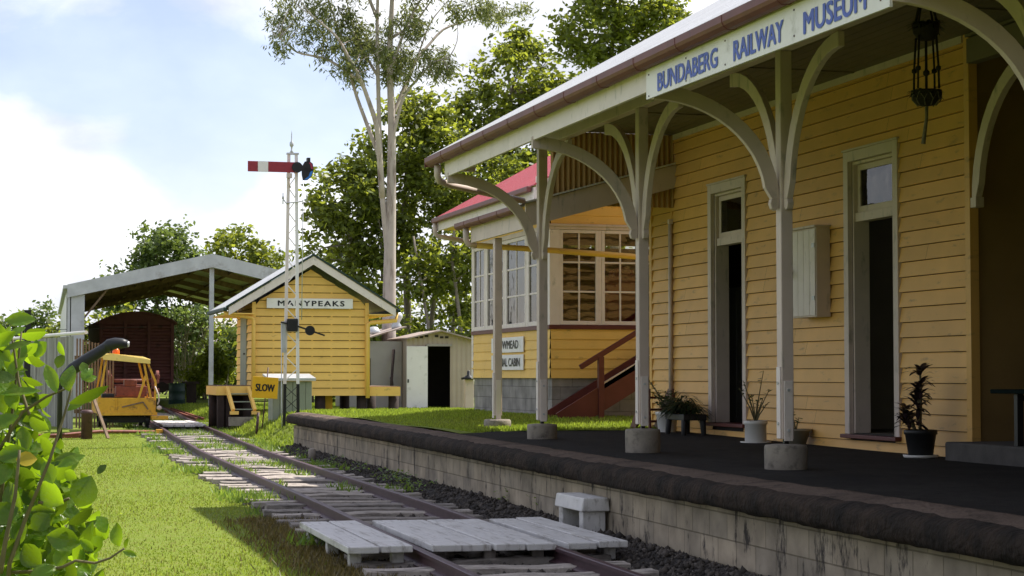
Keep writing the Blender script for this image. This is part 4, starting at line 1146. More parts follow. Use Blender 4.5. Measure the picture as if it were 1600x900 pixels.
mb.lathe(c0 + Vector((0, 0, 4.22)), [(0, -.04), (.03, -.012), (.03, .012), (0, .04)], 8)
mb.build('cords', M['rope'], t)
mb = MB(); mb.tube([c0 + Vector((0, 0, 3.93)), c0 + Vector((0, .0, 3.83)), c0 + Vector((-.01, .05, 3.6))], [.016, .014, .02], 8)
for k in range(10):
    a0 = k * .628; a1 = a0 + .314; p = lambda a, z, r: c0 + Vector((math.cos(a) * r, math.sin(a) * r, z))
    mb.tube([p(a0, 4.045, .133), p(a1, 3.98, .124), p(a0 + .628, 4.045, .133)], .0055, 5)
    mb.tube([p(a1, 3.98, .124), p(a1, 3.93, .08)], .005, 5)
mb.build('net', M['ropepale'], t)
V = []; F = []
for _ in range(150):
    a = random.uniform(0, 6.28); z = 4.66 if random.random() < .6 else 4.06
    blade_leaf(V, F, c0 + Vector((math.cos(a) * .06, math.sin(a) * .06, z - .02)), (math.cos(a), math.sin(a), random.uniform(-.2, .8)), random.uniform(.08, .15), .03, 1.2)
leaves_obj('foliage', V, F, M['leaf_dark'], t)

# bench in the porch
t = thing('bench', 'dark green slatted bench in the shadowed porch at the corner of the station', 'bench', (9.3, 15.6, .93))
mb = MB(); mb.box(8.97, 9.36, 13.5, 15.85, 1.40, 1.44); mb.build('seat', M['bench'], t, bevel=.01)
mb = MB(); mb.sweep([[(9.40, y, 1.66), (9.46, y, 1.64), (9.54, y, 1.84), (9.48, y, 1.86)] for y in (13.5, 15.97)]); mb.build('backrest', M['bench'], t, bevel=.02)
for y in (13.8, 15.45):
    mb = MB(); mb.box(9.02, 9.08, y, y + .06, .931, 1.398); mb.bar((9.36, y + .03, .935), (9.48, y + .03, 1.72), .06, .05); mb.bar((9.05, y + .03, 1.36), (9.4, y + .03, 1.36), .05, .05); mb.build('leg', M['black'], t)
# maroon step set behind the potted plants
t = thing('step_stool', 'short maroon timber step ladder leaning by the white pot at the wall end', 'steps', (9.15, 25.5, .8))
for k in range(3):
    mb = MB(); mb.box(8.99, 9.30, 25.22 + .20 * k, 25.42 + .20 * k, 1.24 - .17 * k, 1.27 - .17 * k); mb.build('tread', M['maroon'], t, bevel=.004)
for x in (8.95, 9.305):
    mb = MB(); mb.sweep([[(xx, 25.95, .79), (xx, 25.72, .79), (xx, 25.12, 1.24), (xx, 25.12, 1.38), (xx, 25.30, 1.38)] for xx in (x, x + .035)]); mb.build('stringer', M['maroon'], t)
    mb = MB(); mb.bar((x + .017, 25.16, 1.3), (x + .017, 25.10, .79), .03, .05); mb.build('leg', M['maroon'], t)
# ------------------------------------------------------------------ signal cabin
M['shelfwood'] = mat('dark_stacked_wood', (0.022, 0.014, 0.009), 0.7, 0.3, 6)
def window(parent, face, pos, u0, u1, z0, z1, cols, rows, m, glass, bars=.022, frame=.055, rec=.05):
    """sash window in a wall: frame, glazing bars and one glass sheet"""
    def B(mb, a, b, c, d, o0, o1):
        if face == 'x': mb.box(pos - o1, pos - o0, a, b, c, d)
        else: mb.box(a, b, pos - o1, pos - o0, c, d)
    mb = MB()
    B(mb, u0, u0 + frame, z0, z1, -.03, .018); B(mb, u1 - frame, u1, z0, z1, -.03, .018)
    B(mb, u0 + frame, u1 - frame, z0, z0 + frame * 1.2, -.03, .016); B(mb, u0 + frame, u1 - frame, z1 - frame, z1, -.03, .016)
    a0, a1, c0, c1 = u0 + frame, u1 - frame, z0 + frame * 1.2, z1 - frame
    for i in range(1, cols):
        u = a0 + (a1 - a0) * i / cols; B(mb, u - bars / 2, u + bars / 2, c0, c1, -.02, .006)
    for j in range(1, rows):
        z = c0 + (c1 - c0) * j / rows; B(mb, a0, a1, z - bars / 2, z + bars / 2, -.019, .007)
    w = mb.build('window', m, parent, bevel=.003)
    mb = MB(); B(mb, a0, a1, c0, c1, -.012, -.006); mb.build('pane', glass, w)
    return w

def build_cabin():
    X0, X1, Y0, Y1 = 8.81, 12.4, 29.35, 34.35
    zb = .80
    t = thing('signal_cabin', 'yellow signal cabin with many-paned white windows, red roof and grey block base', 'signal cabin', (X0, Y0, .88))
    mb = MB(); mb.box(X0 + .03, X1, Y0 + .03, Y1, zb - .2, 1.52); mb.build('block_base', M['cabinblock'], t)
    mb = MB()
    boards(mb, 'x', X0, Y0, Y1, 1.52, 2.30, .156, [], .02); boards(mb, 'y', Y0, X0, X1, 1.52, 2.30, .156, [], .02)
    boards(mb, 'x', X0, Y0, Y1, 3.98, 4.42, .15, [], .02)
    ap = (X0 + X1) / 2
    boards(mb, 'y', Y0, X0, X1, 3.98, 5.6, .15, [], .02, ulim=lambda z: (X0 if z < 4.4 else X0 + (z - 4.4) / .555, X1 if z < 4.4 else X1 - (z - 4.4) / .555))
    mb.build('weatherboards', M['yellow_hut'], t)
    mb = MB(); mb.box(X0 + .04, X1 - .04, Y0 + .04, Y1 - .04, 1.53, 2.25); mb.box(X0 + .03, X1 - .03, Y0 + .03, Y1 - .03, 4.0, 4.4)
    mb.sweep([[(X0 + .1, y, 4.4), (X1 - .1, y, 4.4), (ap, y, 5.35)] for y in (Y0 + .03, Y0 + .1)]); mb.build('wall', M['inside_brown'], t)
    mb = MB(); mb.box(X0 - .035, X1, Y0 - .035, Y0 + .02, 2.302, 2.37); mb.box(X0 - .035, X0 + .02, Y0 + .021, Y1, 2.302, 2.37); mb.build('sill_band', M['maroon'], t, bevel=.004)
    mb = MB(); mb.box(X0 - .03, X1, Y0 - .03, Y0 + .02, 3.90, 3.978); mb.box(X0 - .03, X0 + .02, Y0 + .021, Y1, 3.90, 3.978); mb.box(X0 - .05, X1, Y0 - .05, Y0 - .031, 3.95, 3.99); mb.build('window_head', M['cream'], t, bevel=.004)
    boxes('corner_post', M['white'], t, [(X0 - .02, X0 + .15, Y0 - .02, Y0 + .02, 2.372, 3.898), (X0 - .02, X0 + .02, Y0 + .021, Y0 + .20, 2.372, 3.898), (X0 - .02, X0 + .06, Y1 - .1, Y1 + .02, 1.5, 3.898)], .004)
    boxes('mullion', M['white'], t, [(X0 - .015, X0 + .04, y, y + .12, 2.372, 3.898) for y in (30.62, 32.0, 33.3)] + [(x, x + .05, Y0 - .012, Y0 + .04, 2.372, 3.898) for x in (9.615, 10.30, 10.98, 11.66)], .004)
    mb = MB(); mb.tube([(10.60, 29.26, 1.2), (10.60, 29.26, 3.95), (10.60, 29.1, 4.15)], .04, 10); mb.build('downpipe', M['white'], t)
    for a, b in ((8.962, 9.613), (9.667, 10.298), (10.352, 10.978), (11.032, 11.658)):
        window(t, 'y', Y0, a, b, 2.375, 3.896, 2, 3, M['white'], M['glass'], .028, .05)
    for a, b in ((29.552, 30.618), (30.742, 31.998), (32.122, 33.298), (33.422, 34.248)):
        window(t, 'x', X0, a, b, 2.375, 3.896, 2, 3, M['white'], M['glass'], .03, .06)
    # interior: back walls, floor, a stack of shelves and a red machine
    mb = MB(); mb.box(X1 - .1, X1 - .04, Y0 + .05, Y1, 2.2, 3.95); mb.box(X0 + .1, X1 - .1, Y1 - .1, Y1 - .05, 2.2, 3.95); mb.box(9.3, 9.34, 30.9, Y1 - .1, 2.3, 3.95); mb.box(X0 + .05, X1 - .05, Y0 + .05, Y1 - .1, 2.25, 2.30)
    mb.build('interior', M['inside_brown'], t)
    mb = MB()
    for k in range(8): mb.box(8.98, 9.50, 30.35 + (k % 3) * .02, 30.8, 2.32 + k * .12, 2.32 + k * .12 + .07)
    mb.build('shelf', M['shelfwood'], t)
    mb = MB(); mb.box(9.98, 10.7, 30.0, 30.5, 2.31, 3.18); mb.lathe((10.3, 30.2, 3.18), [(.24, 0), (.2, .12), (0, .2)], 16); mb.build('lever_frame', M['redroof'], t)
    # roof
    sl = .555; ez = 4.50; ex = 8.2
    rx = ap; rzz = ez + sl * (rx - ex)
    mb = MB(); mb.sweep([[(ex - .02, y, ez - .012), (rx, y, rzz), (2 * rx - ex, y, ez), (2 * rx - ex, y, ez - .02), (rx, y, rzz - .02), (ex - .02, y, ez - .032)] for y in (28.15, 34.75)]); mb.build('roof', M['redroof'], t)
    mb = MB(); mb.box(ex - .10, ex - .02, 28.25, 34.7, 4.38, 4.475); mb.build('gutter', M['gutter'], t, bevel=.02)
    mb = MB(); mb.box(ex, ex + .035, 28.2, 34.65, 4.24, 4.455); mb.box(ex + .036, ex + .36, 28.2, 28.235, 4.18, 4.62); mb.build('fascia', M['white'], t, bevel=.004)
    mb = MB(); mb.sweep([[(ex + .02, y, ez - .10), (rx, y, rzz - .10), (2 * rx - ex, y, ez - .1), (2 * rx - ex, y, ez - .25), (rx, y, rzz - .27), (ex + .02, y, ez - .26)] for y in (28.17, 28.2)]); mb.build('barge_board', M['white'], t)
    mb = MB(); mb.box(ex + .04, X0 + .02, 28.25, 34.65, 4.26, 4.28); mb.build('soffit', M['yellow_hut'], t)
    mb = MB(); mb.tube([(8.15, 34.6, 4.38), (8.15, 34.6, 4.2), (8.2, 34.6, 4.14), (8.8, 34.6, 4.05)], .045, 8); mb.build('downpipe', M['cream'], t)
build_cabin()
# two name boards on its side wall
for nm, lab, za, zb_, txt, ya, yb in (('cabin_sign', 'upper small white name board with letters ending in WMEAD on the cabin wall', 1.955, 2.215, 'LOWMEAD', 32.45, 31.08), ('cabin_sign', 'lower small white name board with letters ending in CABIN on the cabin wall', 1.655, 1.915, 'SIGNAL CABIN', 32.60, 31.00)):
    t = board_sign(nm, lab, 'sign', 8.765, 8.785, 30.80, 32.85, za, zb_, M['signwhite'])
    lettering(t, txt, M['black'], (8.765, ya, za + .06), (0, -1, 0), (0, 0, 1), ya - yb, .145, bold=.04)
# maroon stair up the front of the cabin
t = thing('stair', 'maroon timber stair with handrails climbing the front of the signal cabin', 'stair', (9.4, 28.9, .88))
mb = MB()
for y in (28.55, 29.22): mb.bar((8.75, y, .82), (11.6, y, 2.50), .05, .36)
mb.build('stringer', M['maroon'], t)
for k in range(9):
    mb = MB(); x = 8.98 + k * .31; mb.box(x, x + .27, 28.58, 29.19, .90 + k * .183, .93 + k * .183); mb.build('tread', M['maroon'], t)
boxes('newel', M['maroon'], t, [(9.34, 9.43, 28.50, 28.59, .85, 1.86), (11.0, 11.09, 28.5, 28.59, 1.9, 2.85)], .005)
mb = MB(); mb.bar((9.05, 28.545, 1.69), (11.5, 28.545, 3.13), .07, .08); mb.build('handrail', M['maroon'], t, bevel=.006)
mb = MB(); mb.bar((9.42, 28.545, 1.40), (11.4, 28.545, 2.52), .04, .09); mb.build('midrail', M['cream'], t)

# ------------------------------------------------------------------ the little waiting shed
def build_hut():
    X0, X1, Y0, Y1 = 6.50, 9.34, 47.0, 49.9
    t = thing('waiting_shed', 'small yellow weatherboard railway shed with white barge boards on stumps behind the signal', 'shed', (7.9, 47, .6))
    ap = 7.94; sl = .60
    mb = MB()
    wl = lambda z: (X0 if z < 3.3 else X0 + (z - 3.32) / sl, X1 if z < 3.3 else X1 - (z - 3.32) / sl)
    boards(mb, 'y', Y0, X0, X1, 1.06, 4.25, .196, [], .032, ulim=wl, gap=.018)
    boards(mb, 'x', X0, Y0, Y1, 1.25, 3.35, .196, [(47.95, 48.95, 1.2, 3.1)], .032, gap=.018)
    boards(mb, 'X', X1, Y0, Y1, 1.06, 3.35, .196, [], .035)
    mb.build('weatherboards', M['yellow_hut'], t)
    mb = MB(); mb.box(X0 + .02, X1 - .02, Y0 + .02, Y1, 1.10, 3.3); mb.sweep([[(X0 + .05, y, 3.3), (X1 - .05, y, 3.3), (ap, y, 4.2)] for y in (Y0 + .02, Y1)]); mb.build('wall', M['stump'], t)
    boxes('corner_board', M['yellow_hut'], t, [(X0 - .03, X0 + .06, Y0 - .06, Y0 - .0, 1.06, 3.36), (X1 - .06, X1 + .03, Y0 - .06, Y0, 1.06, 3.36)])
    boxes('stud', M['yellow_hut'], t, [(x, x + .05, Y0 - .002, Y0 + .015, 1.1, 3.3 + .5 * (1 - abs(x - 7.94) / 1.5)) for x in (6.98, 7.45, 7.94, 8.42, 8.88)])
    mb = MB(); mb.box(X0 - .05, X0 + .03, 47.93, 48.97, 1.2, 3.12); d = mb.build('door', M['palegreen'], t, bevel=.01)
    mb = MB(); mb.lathe((X0 - .07, 48.1, 2.1), [(0, -.03), (.03, 0), (0, .03)], 8); mb.build('handle', M['black'], d)
    ya, yb = 46.70, 50.2
    mb = MB(); mb.sweep([[(5.82, y, 3.24), (ap, y, 4.54), (10.06, y, 3.24), (10.06, y, 3.21), (ap, y, 4.51), (5.82, y, 3.21)] for y in (ya, yb)]); mb.build('roof', M['galv_roof'], t)
    mb = MB(); mb.sweep([[(5.87, y, 3.215), (ap, y, 4.49), (10.01, y, 3.215), (10.01, y, 3.02), (ap, y, 4.285), (5.87, y, 3.02)] for y in (ya + .01, ya + .045)]); mb.build('barge_board', M['white'], t)
    mb = MB(); mb.sweep([[(5.80, y, 3.245), (ap, y, 4.555), (10.08, y, 3.245), (10.08, y, 3.20), (ap, y, 4.505), (5.80, y, 3.20)] for y in (ya - .02, ya + .005)]); mb.build('roof_edge', M['darkgreen'], t)
    mb = MB(); mb.box(5.74, 5.84, ya + .03, yb, 3.12, 3.21); mb.box(10.04, 10.14, ya + .03, yb, 3.12, 3.21); mb.build('gutter', M['darkgreen'], t, bevel=.02)
    boxes('soffit', M['yellow_hut'], t, [(5.9, X0, ya + .05, yb, 3.05, 3.08), (X1, 9.98, ya + .05, yb, 3.05, 3.08)])
    mb = MB(); mb.tube([(5.8, 46.95, 3.14), (5.82, 46.93, 3.08), (6.42, 46.90, 2.98), (6.50, 46.90, 2.94), (6.50, 46.90, 1.2)], .052, 10); mb.build('downpipe', M['yellow_hut'], t)
    mb = MB(); mb.tube([(10.08, 46.95, 3.14), (10.06, 46.93, 2.93), (9.42, 46.90, 2.87), (9.34, 46.90, 2.83), (9.34, 46.90, 1.0)], .052, 10); mb.build('downpipe', M['yellow_hut'], t)
    # decks either side, stumps, steps
    boxes('deck', M['brownwood'], t, [(5.66, X0 - .05, 47.0, 49.1, 1.27, 1.32), (X1 + .05, 10.16, 47.0, 50.2, 1.24, 1.29)])
    boxes('deck_edge', M['yellow_hut'], t, [(5.64, X0 - .04, 46.95, 46.998, 1.08, 1.30), (5.61, 5.638, 46.95, 49.1, 1.08, 1.30), (X1 + .04, 10.18, 46.95, 46.998, 1.05, 1.275)])
    for (x, y) in ((5.78, 47.2), (6.0, 47.6), (6.42, 47.2), (7.3, 47.2), (8.2, 47.2), (9.25, 47.2), (10.05, 47.15), (5.78, 48.9), (10.05, 50), (6.5, 49.8), (9.3, 49.8), (8, 49.8)):
        mb = MB(); mb.tube([(x, y, .1), (x, y, 1.10)], .13, 10); mb.build('stump', M['stump'], t)
    mb = MB(); mb.box(5.75, 6.45, 47.5, 47.6, .2, 1.07); mb.build('under_board', M['stump'], t)
    boxes('pier', M['stump'], t, [(5.66, 5.80, 47.0, 47.12, .2, 1.07), (5.86, 5.98, 47.05, 47.15, .2, 1.07)])
    st = None
    mb = MB()
    
    for x in (5.86, 6.38):
        mb = MB(); mb.bar((x + .0, 46.92, 1.27), (x + .10, 46.45, .72), .075, .09); mb.build('stair_stringer', M['yellow_hut'], t)
        mb = MB(); mb.box(x + .02, x + .22, 46.36, 46.50, .62, .70); mb.build('stair_foot', M['yellow_hut'], t)
    for k, z in enumerate((1.10, .91, .73)):
        mb = MB(); x = 5.90 + .03 * k; mb.box(x, x + .48, 46.80 - .16 * k, 46.90 - .16 * k + .06, z, z + .025); mb.build('tread', M['palegreen'], t)
    mb = MB(); mb.box(5.85, 6.6, 46.2, 46.5, .35, .56); mb.build('step_slab', M['concrete'], t)
    mb = MB(); mb.box(8.15, 8.55, 47.4, 47.5, .55, 1.05); mb.build('stored_panel', M['signyellow'], t)
build_hut()
t = board_sign('hut_sign', 'white name board reading MANYPEAKS on the front of the small yellow shed', 'sign', 6.82, 8.96, 46.90, 46.945, 3.21, 3.455, M['signwhite'])
lettering(t, 'MANYPEAKS', M['black'], (7.09, 46.90, 3.265), (1, 0, 0), (0, 0, 1), 1.66, .135, bold=.05, spacing=1.25)

# green equipment box behind the signal
t = thing('relay_box', 'pale green boarded equipment box with a metal lid at the foot of the signal', 'box', (6.75, 43.3, .4))
mb = MB(); mb.box(6.40, 7.28, 43.0, 43.7, .35, 1.43)
for k in range(6): mb.box(6.41 + k * .147, 6.41 + k * .147 + .135, 42.985, 42.999, .36, 1.42)
mb.build('body', M['palegreen'], t, bevel=.004)
mb = MB(); mb.sweep([[(x, 42.9, 1.44), (x, 43.8, 1.56), (x, 43.8, 1.60), (x, 42.9, 1.50)] for x in (6.28, 7.36)]); mb.build('lid', M['galv'], t)

# ------------------------------------------------------------------ semaphore
def build_signal():
    cx_, cy_ = 6.50, 41.0
    g = .22
    t = thing('semaphore_signal', 'tall white lattice semaphore signal with a red and white striped arm', 'signal', (cx_, cy_, g))
    zt = 6.32
    def leg(s, z): return cx_ + s * (0.155 - 0.075 * (z - g) / (zt - g))
    for s, m in ((-1, 'white'), (1, 'signwhite')):
        mb = MB(); mb.bar((leg(s, 1.38), cy_, 1.38), (leg(s, zt), cy_, zt), .062, .062, up=(0, 1, 0)); l = mb.build('leg', M[m], t)
        mb = MB(); mb.bar((leg(s, g), cy_, g), (leg(s, 1.378), cy_, 1.378), .06, .06, up=(0, 1, 0)); mb.build('leg_foot', M['black'], l)
    mb = MB(); z = 1.45; s = 1; k = 0
    while z < 5.9:
        mb.bar((leg(-s, z), cy_ + .02, z), (leg(s, z + .26), cy_ + .02, z + .26), .018, .026, up=(0, 1, 0)); z += .26; s = -s
    mb.build('lattice', M['signwhite'], t)
    mb = MB(); z = .3; s = 1
    while z < 1.3:
        mb.bar((leg(-s, z), cy_ + .02, z), (leg(s, z + .26), cy_ + .02, z + .26), .012, .022, up=(0, 1, 0))
        mb.bar((leg(s, z), cy_ - .02, z), (leg(-s, z + .26), cy_ - .02, z + .26), .012, .022, up=(0, 1, 0)); z += .26; s = -s
    mb.build('lattice_foot', M['black'], t)
    mb = MB(); mb.box(leg(-1, zt) - .05, leg(1, zt) + .05, cy_ - .05, cy_ + .05, zt, zt + .035); mb.lathe((cx_ - .02, cy_, zt + .035), [(.05, 0), (.018, .06), (.018, .12), (.045, .16), (.045, .22), (.015, .26), (.012, .40), (0, .50)], 10)
    mb.build('finial', M['galv'], t)
    # arm
    ya = cy_ - .12; zc = 6.03
    a = MB(); a.box(5.52, 6.60, ya - .012, ya + .012, zc - .112, zc + .112); arm = a.build('arm', M['semred'], t, bevel=.004)
    a = MB(); a.box(5.735, 5.955, ya - .017, ya + .017, zc - .1125, zc + .1125); a.build('stripe', M['signwhite'], arm)
    a = MB(); a.disc((6.58, ya - .03, zc - .0), (0, 1, 0), .115, .05, 24); a.bar((6.62, ya - .03, zc - .02), (6.92, ya - .03, zc - .06), .04, .09); a.build('boss', M['black'], arm)
    # spectacle plate with two lenses
    sp = MB(); c = Vector((6.80, ya - .045, 5.99))
    ring = [(-.13, .05), (-.06, .17), (.04, .185), (.115, .13), (.135, .0), (.10, -.14), (.0, -.23), (-.10, -.24), (-.125, -.12)]
    sp.prism([(c.x + p[0], c.z + p[1]) for p in ring], 'y', ya - .05, ya - .025); sp.box(6.79, 6.86, ya - .06, ya + .08, 6.15, 6.245); spo = sp.build('spectacle', M['black'], arm, bevel=.004)
    q = MB(); q.prism([(c.x + p[0], c.z + p[1]) for p in [(.02, .14), (.06, .155), (.10, .11), (.118, .0), (.07, .02), (.06, .10)]], 'y', ya - .062, ya - .052); q.build('red_lens', M['lensred'], spo)
    q = MB(); q.prism([(c.x + p[0], c.z + p[1]) for p in [(.112, -.02), (.09, -.13), (-.0, -.215), (-.08, -.225), (.02, -.15), (.06, -.05)]], 'y', ya - .062, ya - .052); q.build('blue_lens', M['lensblue'], spo)
    mb = MB(); mb.box(6.36, 6.47, cy_ - .16, cy_ - .06, 5.80, 5.90); mb.tube([(6.41, cy_ - .1, 5.80), (6.41, cy_ - .1, 5.68), (6.45, cy_ - .05, 5.6)], .015, 6); mb.build('lamp_bracket', M['cream'], t)
    mb = MB(); mb.tube([(6.72, cy_ - .1, 5.85), (6.70, cy_ - .1, 2.75)], .010, 6); mb.build('pull_rod', M['galv'], t)
    mb = MB(); mb.tube([(6.30, cy_ - .05, 5.34), (6.36, cy_ - .05, 5.26), (6.66, cy_ - .05, 5.30), (6.80, cy_ - .05, 5.36)], .014, 6)
    for x, z in ((6.29, 5.38), (6.81, 5.42)): mb.tube([(x, cy_ - .05, z - .14), (x, cy_ - .05, z + .10)], .012, 6); mb.disc((x, cy_ - .05, z), (1, 0, 0), .03, .04, 8)
    mb.build('guide_bracket', M['galv'], t)
    mb = MB(); mb.box(6.39, 6.62, cy_ - .13, cy_ + .02, 2.50, 2.78); mb.build('balance_box', M['black'], t, bevel=.02)
    mb = MB(); mb.bar((6.25, cy_ - .1, 2.70), (6.55, cy_ - .1, 2.64), .03, .03); mb.bar((6.60, cy_ - .1, 2.62), (7.20, cy_ - .1, 2.42), .03, .035); mb.disc((6.88, cy_ - .1, 2.525), (0, 1, 0), .105, .06, 20); mb.build('balance_lever', M['black'], t)
    mb = MB(); mb.tube([(6.26, cy_ - .1, 2.70), (6.28, cy_ - .08, .9), (6.30, cy_ - .06, .3)], .010, 6); mb.box(6.28, 6.36, cy_ - .08, cy_ - .03, 2.05, 2.72); mb.build('wire_guide', M['galv'], t)
build_signal()

# SLOW board
t = thing('slow_sign', 'tilted yellow board reading SLOW on a thin iron stake beside the track', 'sign', (6.1, 42.6, .3))
mb = MB(); c = Vector((6.16, 42.55, 1.29)); tl = R(-3.5); u = Vector((math.cos(tl), 0, math.sin(tl))); w = Vector((-math.sin(tl), 0, math.cos(tl)))
mb.obox(c, u * .285, Vector((0, .008, 0)), w * .235); mb.build('board', M['signyellow'], t, bevel=.004)
lettering(t, 'SLOW', M['black'], c + Vector((0, -.009, 0)) - u * .215 - w * .085, u, w, .43, .165, bold=.05)
mb = MB(); mb.tube([(6.09, 42.57, .25), (6.23, 42.57, 1.74)], .014, 8); mb.tube([(5.98, 42.6, .22), (6.02, 42.6, .74)], .03, 8); mb.build('stake', M['rust'], t)

# ------------------------------------------------------------------ garden sheds behind
t = thing('garden_shed', 'beige metal garden shed with a pale sliding door and a dark open doorway', 'shed', (12.8, 54, .55))
mb = MB()
mb.box(11.90, 12.44, 54.0, 54.03, .5, 2.62); mb.box(13.18, 13.82, 54.0, 54.03, .5, 2.62); mb.box(12.44, 13.18, 54.0, 54.03, 2.42, 2.62); mb.box(11.90, 11.93, 54.03, 56.5, .5, 2.62); mb.box(13.79, 13.82, 54.03, 56.5, .5, 2.62); mb.box(11.9, 13.82, 56.5, 56.53, .5, 2.62)
mb.build('wall', M['beige_metal'], t)
mb = MB(); mb.box(11.88, 12.50, 53.94, 53.97, .53, 2.40); d = mb.build('door', M['signwhite'], t, bevel=.01)
mb = MB(); mb.box(11.90, 11.94, 53.92, 53.938, 1.35, 1.45); mb.build('handle', M['black'], d)
mb = MB(); mb.box(12.46, 13.22, 53.955, 53.995, 2.40, 2.46); mb.box(12.44, 12.50, 53.975, 53.995, .5, 2.40); mb.build('door_track', M['greywall'], t)
mb = MB(); mb.sweep([[(11.85, y, 2.64), (12.86, y, 2.87), (13.90, y, 2.60), (13.90, y, 2.56), (12.86, y, 2.83), (11.85, y, 2.60)] for y in (53.75, 56.7)]); mb.build('roof', M['rustroof'], t)
mb = MB(); mb.face([(11.9, 53.99, 2.62), (13.82, 53.99, 2.62), (12.86, 53.99, 2.83)]); mb.build('gable', M['beige_metal'], t)
for k in range(7):
    if k == 3: continue
    mb = MB(); x = 12.12 + k * .15; mb.box(x, x + .10, 53.975, 53.989, 2.66 if 1 < k < 5 else 2.63, 2.73 if 1 < k < 5 else 2.69); mb.build('vent', M['inside'], t)
mb = MB(); mb.box(11.93, 13.79, 56.3, 56.4, .5, 2.6); mb.box(11.93, 13.79, 54.05, 56.4, .5, .53); mb.build('interior', M['inside'], t)
t = thing('tool_shed', 'grey shed with a rusty roof and round roof vents behind the gum tree trunk', 'shed', (11.2, 55, .55))
mb = MB(); mb.box(10.55, 11.88, 54.6, 58, .4, 2.55); mb.build('wall', M['greywall'], t)
mb = MB(); mb.box(10.78, 10.95, 54.57, 54.598, 1.1, 2.05); mb.build('window', M['inside'], t)
mb = MB(); mb.sweep([[(10.45, y, 2.50), (11.98, y, 2.95), (11.98, y, 2.99), (10.45, y, 2.54)] for y in (54.4, 58.2)]); mb.build('roof', M['rustroof'], t)
mb = MB()
mb.lathe((11.86, 55.3, 2.9), [(.13, 0), (.16, .12), (.10, .2), (.13, .26), (.19, .36), (.19, .45), (.12, .53), (0, .56)], 16); mb.lathe((11.25, 55.6, 2.78), [(.2, 0), (.2, .08), (.12, .2), (0, .22)], 16)
mb.build('roof_vent', M['galv'], t)
t = thing('tap_post', 'short white post with a black tap fitting beside the beige shed', 'post', (12.75, 50, .6))
mb = MB(); mb.box(12.62, 12.86, 50, 50.2, .45, 1.45); mb.build('post', M['cream'], t, bevel=.01)
mb = MB(); mb.lathe((12.70, 49.95, 1.45), [(.16, 0), (.14, .06), (.05, .12), (.045, .22), (0, .25)], 12); mb.tube([(12.62, 49.95, 1.5), (12.5, 49.95, 1.47)], .03, 8); mb.build('tap', M['black'], t)
for k, (x0, x1, z) in enumerate(((11.35, 11.62, 2.3), (11.5, 11.55, 1.5))):
    mb = MB(); mb.tube([(x0, 53.8, .6), (x1, 54.5, z)], .04, 8); tag(mb.build('leaning_pole', M['stump'], None, loc=(x0, 53.8, .6)), ('long dark pole' if k == 0 else 'short dark pole') + ' leaning on the grey shed wall beside the trunk', 'pole')

# ------------------------------------------------------------------ big open shed with the wagon
t = thing('carriage_shed', 'large open steel carriage shed with a grey gabled roof over the maroon wagon', 'shed', (2.62, 60, .3), R(-1.9))
def S(x, y, z): return (x, y, z)
mb = MB(); W = 8.72; ap_ = W / 2; ez = 4.02; az = 5.02; Ls = 26
mb.sweep([[(0, y, ez), (ap_, y, az), (W, y, ez), (W, y, ez - .03), (ap_, y, az - .03), (0, y, ez - .03)] for y in (-.2, Ls)]); mb.build('roof', M['galv_roof'], t, local=True)
mb = MB(); mb.sweep([[(0, y, ez), (ap_, y, az), (W, y, ez), (W, y, ez - .40), (ap_, y, az - .42), (0, y, ez - .40)] for y in (-.26, -.2)]); mb.build('barge_board', M['galv'], t, local=True)
mb = MB(); mb.box(-.12, 0, -.2, Ls, ez - .12, ez - .02); mb.build('gutter', M['galv'], t, local=True)
for x in (.02,):
    mb = MB(); mb.box(x, x + .07, -.1, .3, 0, ez - .05); mb.box(x + .1, x + .50, -.12, -.05, 0, ez - .3); mb.build('column', M['galv'], t, local=True)
mb = MB(); mb.box(ap_ - .07, ap_ + .07, -.12, .02, -.1, az - .4); mb.build('column', M['galv'], t, local=True)
mb = MB(); mb.box(W - .2, W - .04, -.12, .02, 0, ez - .05); mb.build('column', M['galv'], t, local=True)
for y in (8, 16, 24):
    for x in (.1, W - .2):
        mb = MB(); mb.box(x, x + .14, y, y + .14, 0, ez - .05); mb.build('column', M['stump'], t, local=True)
mb = MB()
for y in (0.2, 5, 10, 15, 20, 25): mb.bar((.1, y, ez - .15), (ap_, y, az - .15), .08, .18); mb.bar((ap_, y, az - .15), (W - .1, y, ez - .15), .08, .18)
for k in range(9):
    x = W * (k + .5) / 9; z = ez + (az - ez) * (1 - abs(x - ap_) / ap_) - .08; mb.box(x, x + .06, 0, Ls, z - .08, z)
mb.bar((.5, .1, 3.0), (1.3, .1, ez + .0), .05, .06)
mb.build('rafters', M['brownwood'], t, local=True)
mb = MB(); mb.box(0, .03, 2, Ls, 1.6, ez - .05); mb.build('side_cladding', M['galv'], t, local=True)

t = thing('goods_wagon', 'dark maroon railway goods wagon with a curved roof standing inside the open shed', 'wagon', (5.67, 72, .45))
X0, X1, ys, ye = 4.32, 7.02, 72.0, 79.5
mb = MB(); mb.box(X0, X1, ys, ye, 1.25, 3.5); mb.build('body', M['wagon'], t)
mb = MB()
for z in np.arange(1.38, 3.4, .235):
    for a, b in ((X0 + .12, X0 + .86), (X0 + .98, X1 - .98), (X1 - .86, X1 - .12)):
        mb.sweep([[(x, ys, z), (x, ys - .055, z + .05), (x, ys - .055, z + .12), (x, ys, z + .17)] for x in (a, b)])
mb.build('end_panel', M['wagon'], t)
mb = MB()
for x in (X0, X0 + .87, X1 - .97, X1 - .11): mb.box(x, x + .11, ys - .08, ys - .0, 1.25, 3.55)
mb.build('stanchion', M['wagon'], t)
mb = MB(); n = 14
pr = [(X0 - .12 + (X1 - X0 + .24) * i / n, 3.50 + .42 * math.sin(math.pi * i / n) ** .8) for i in range(n + 1)]
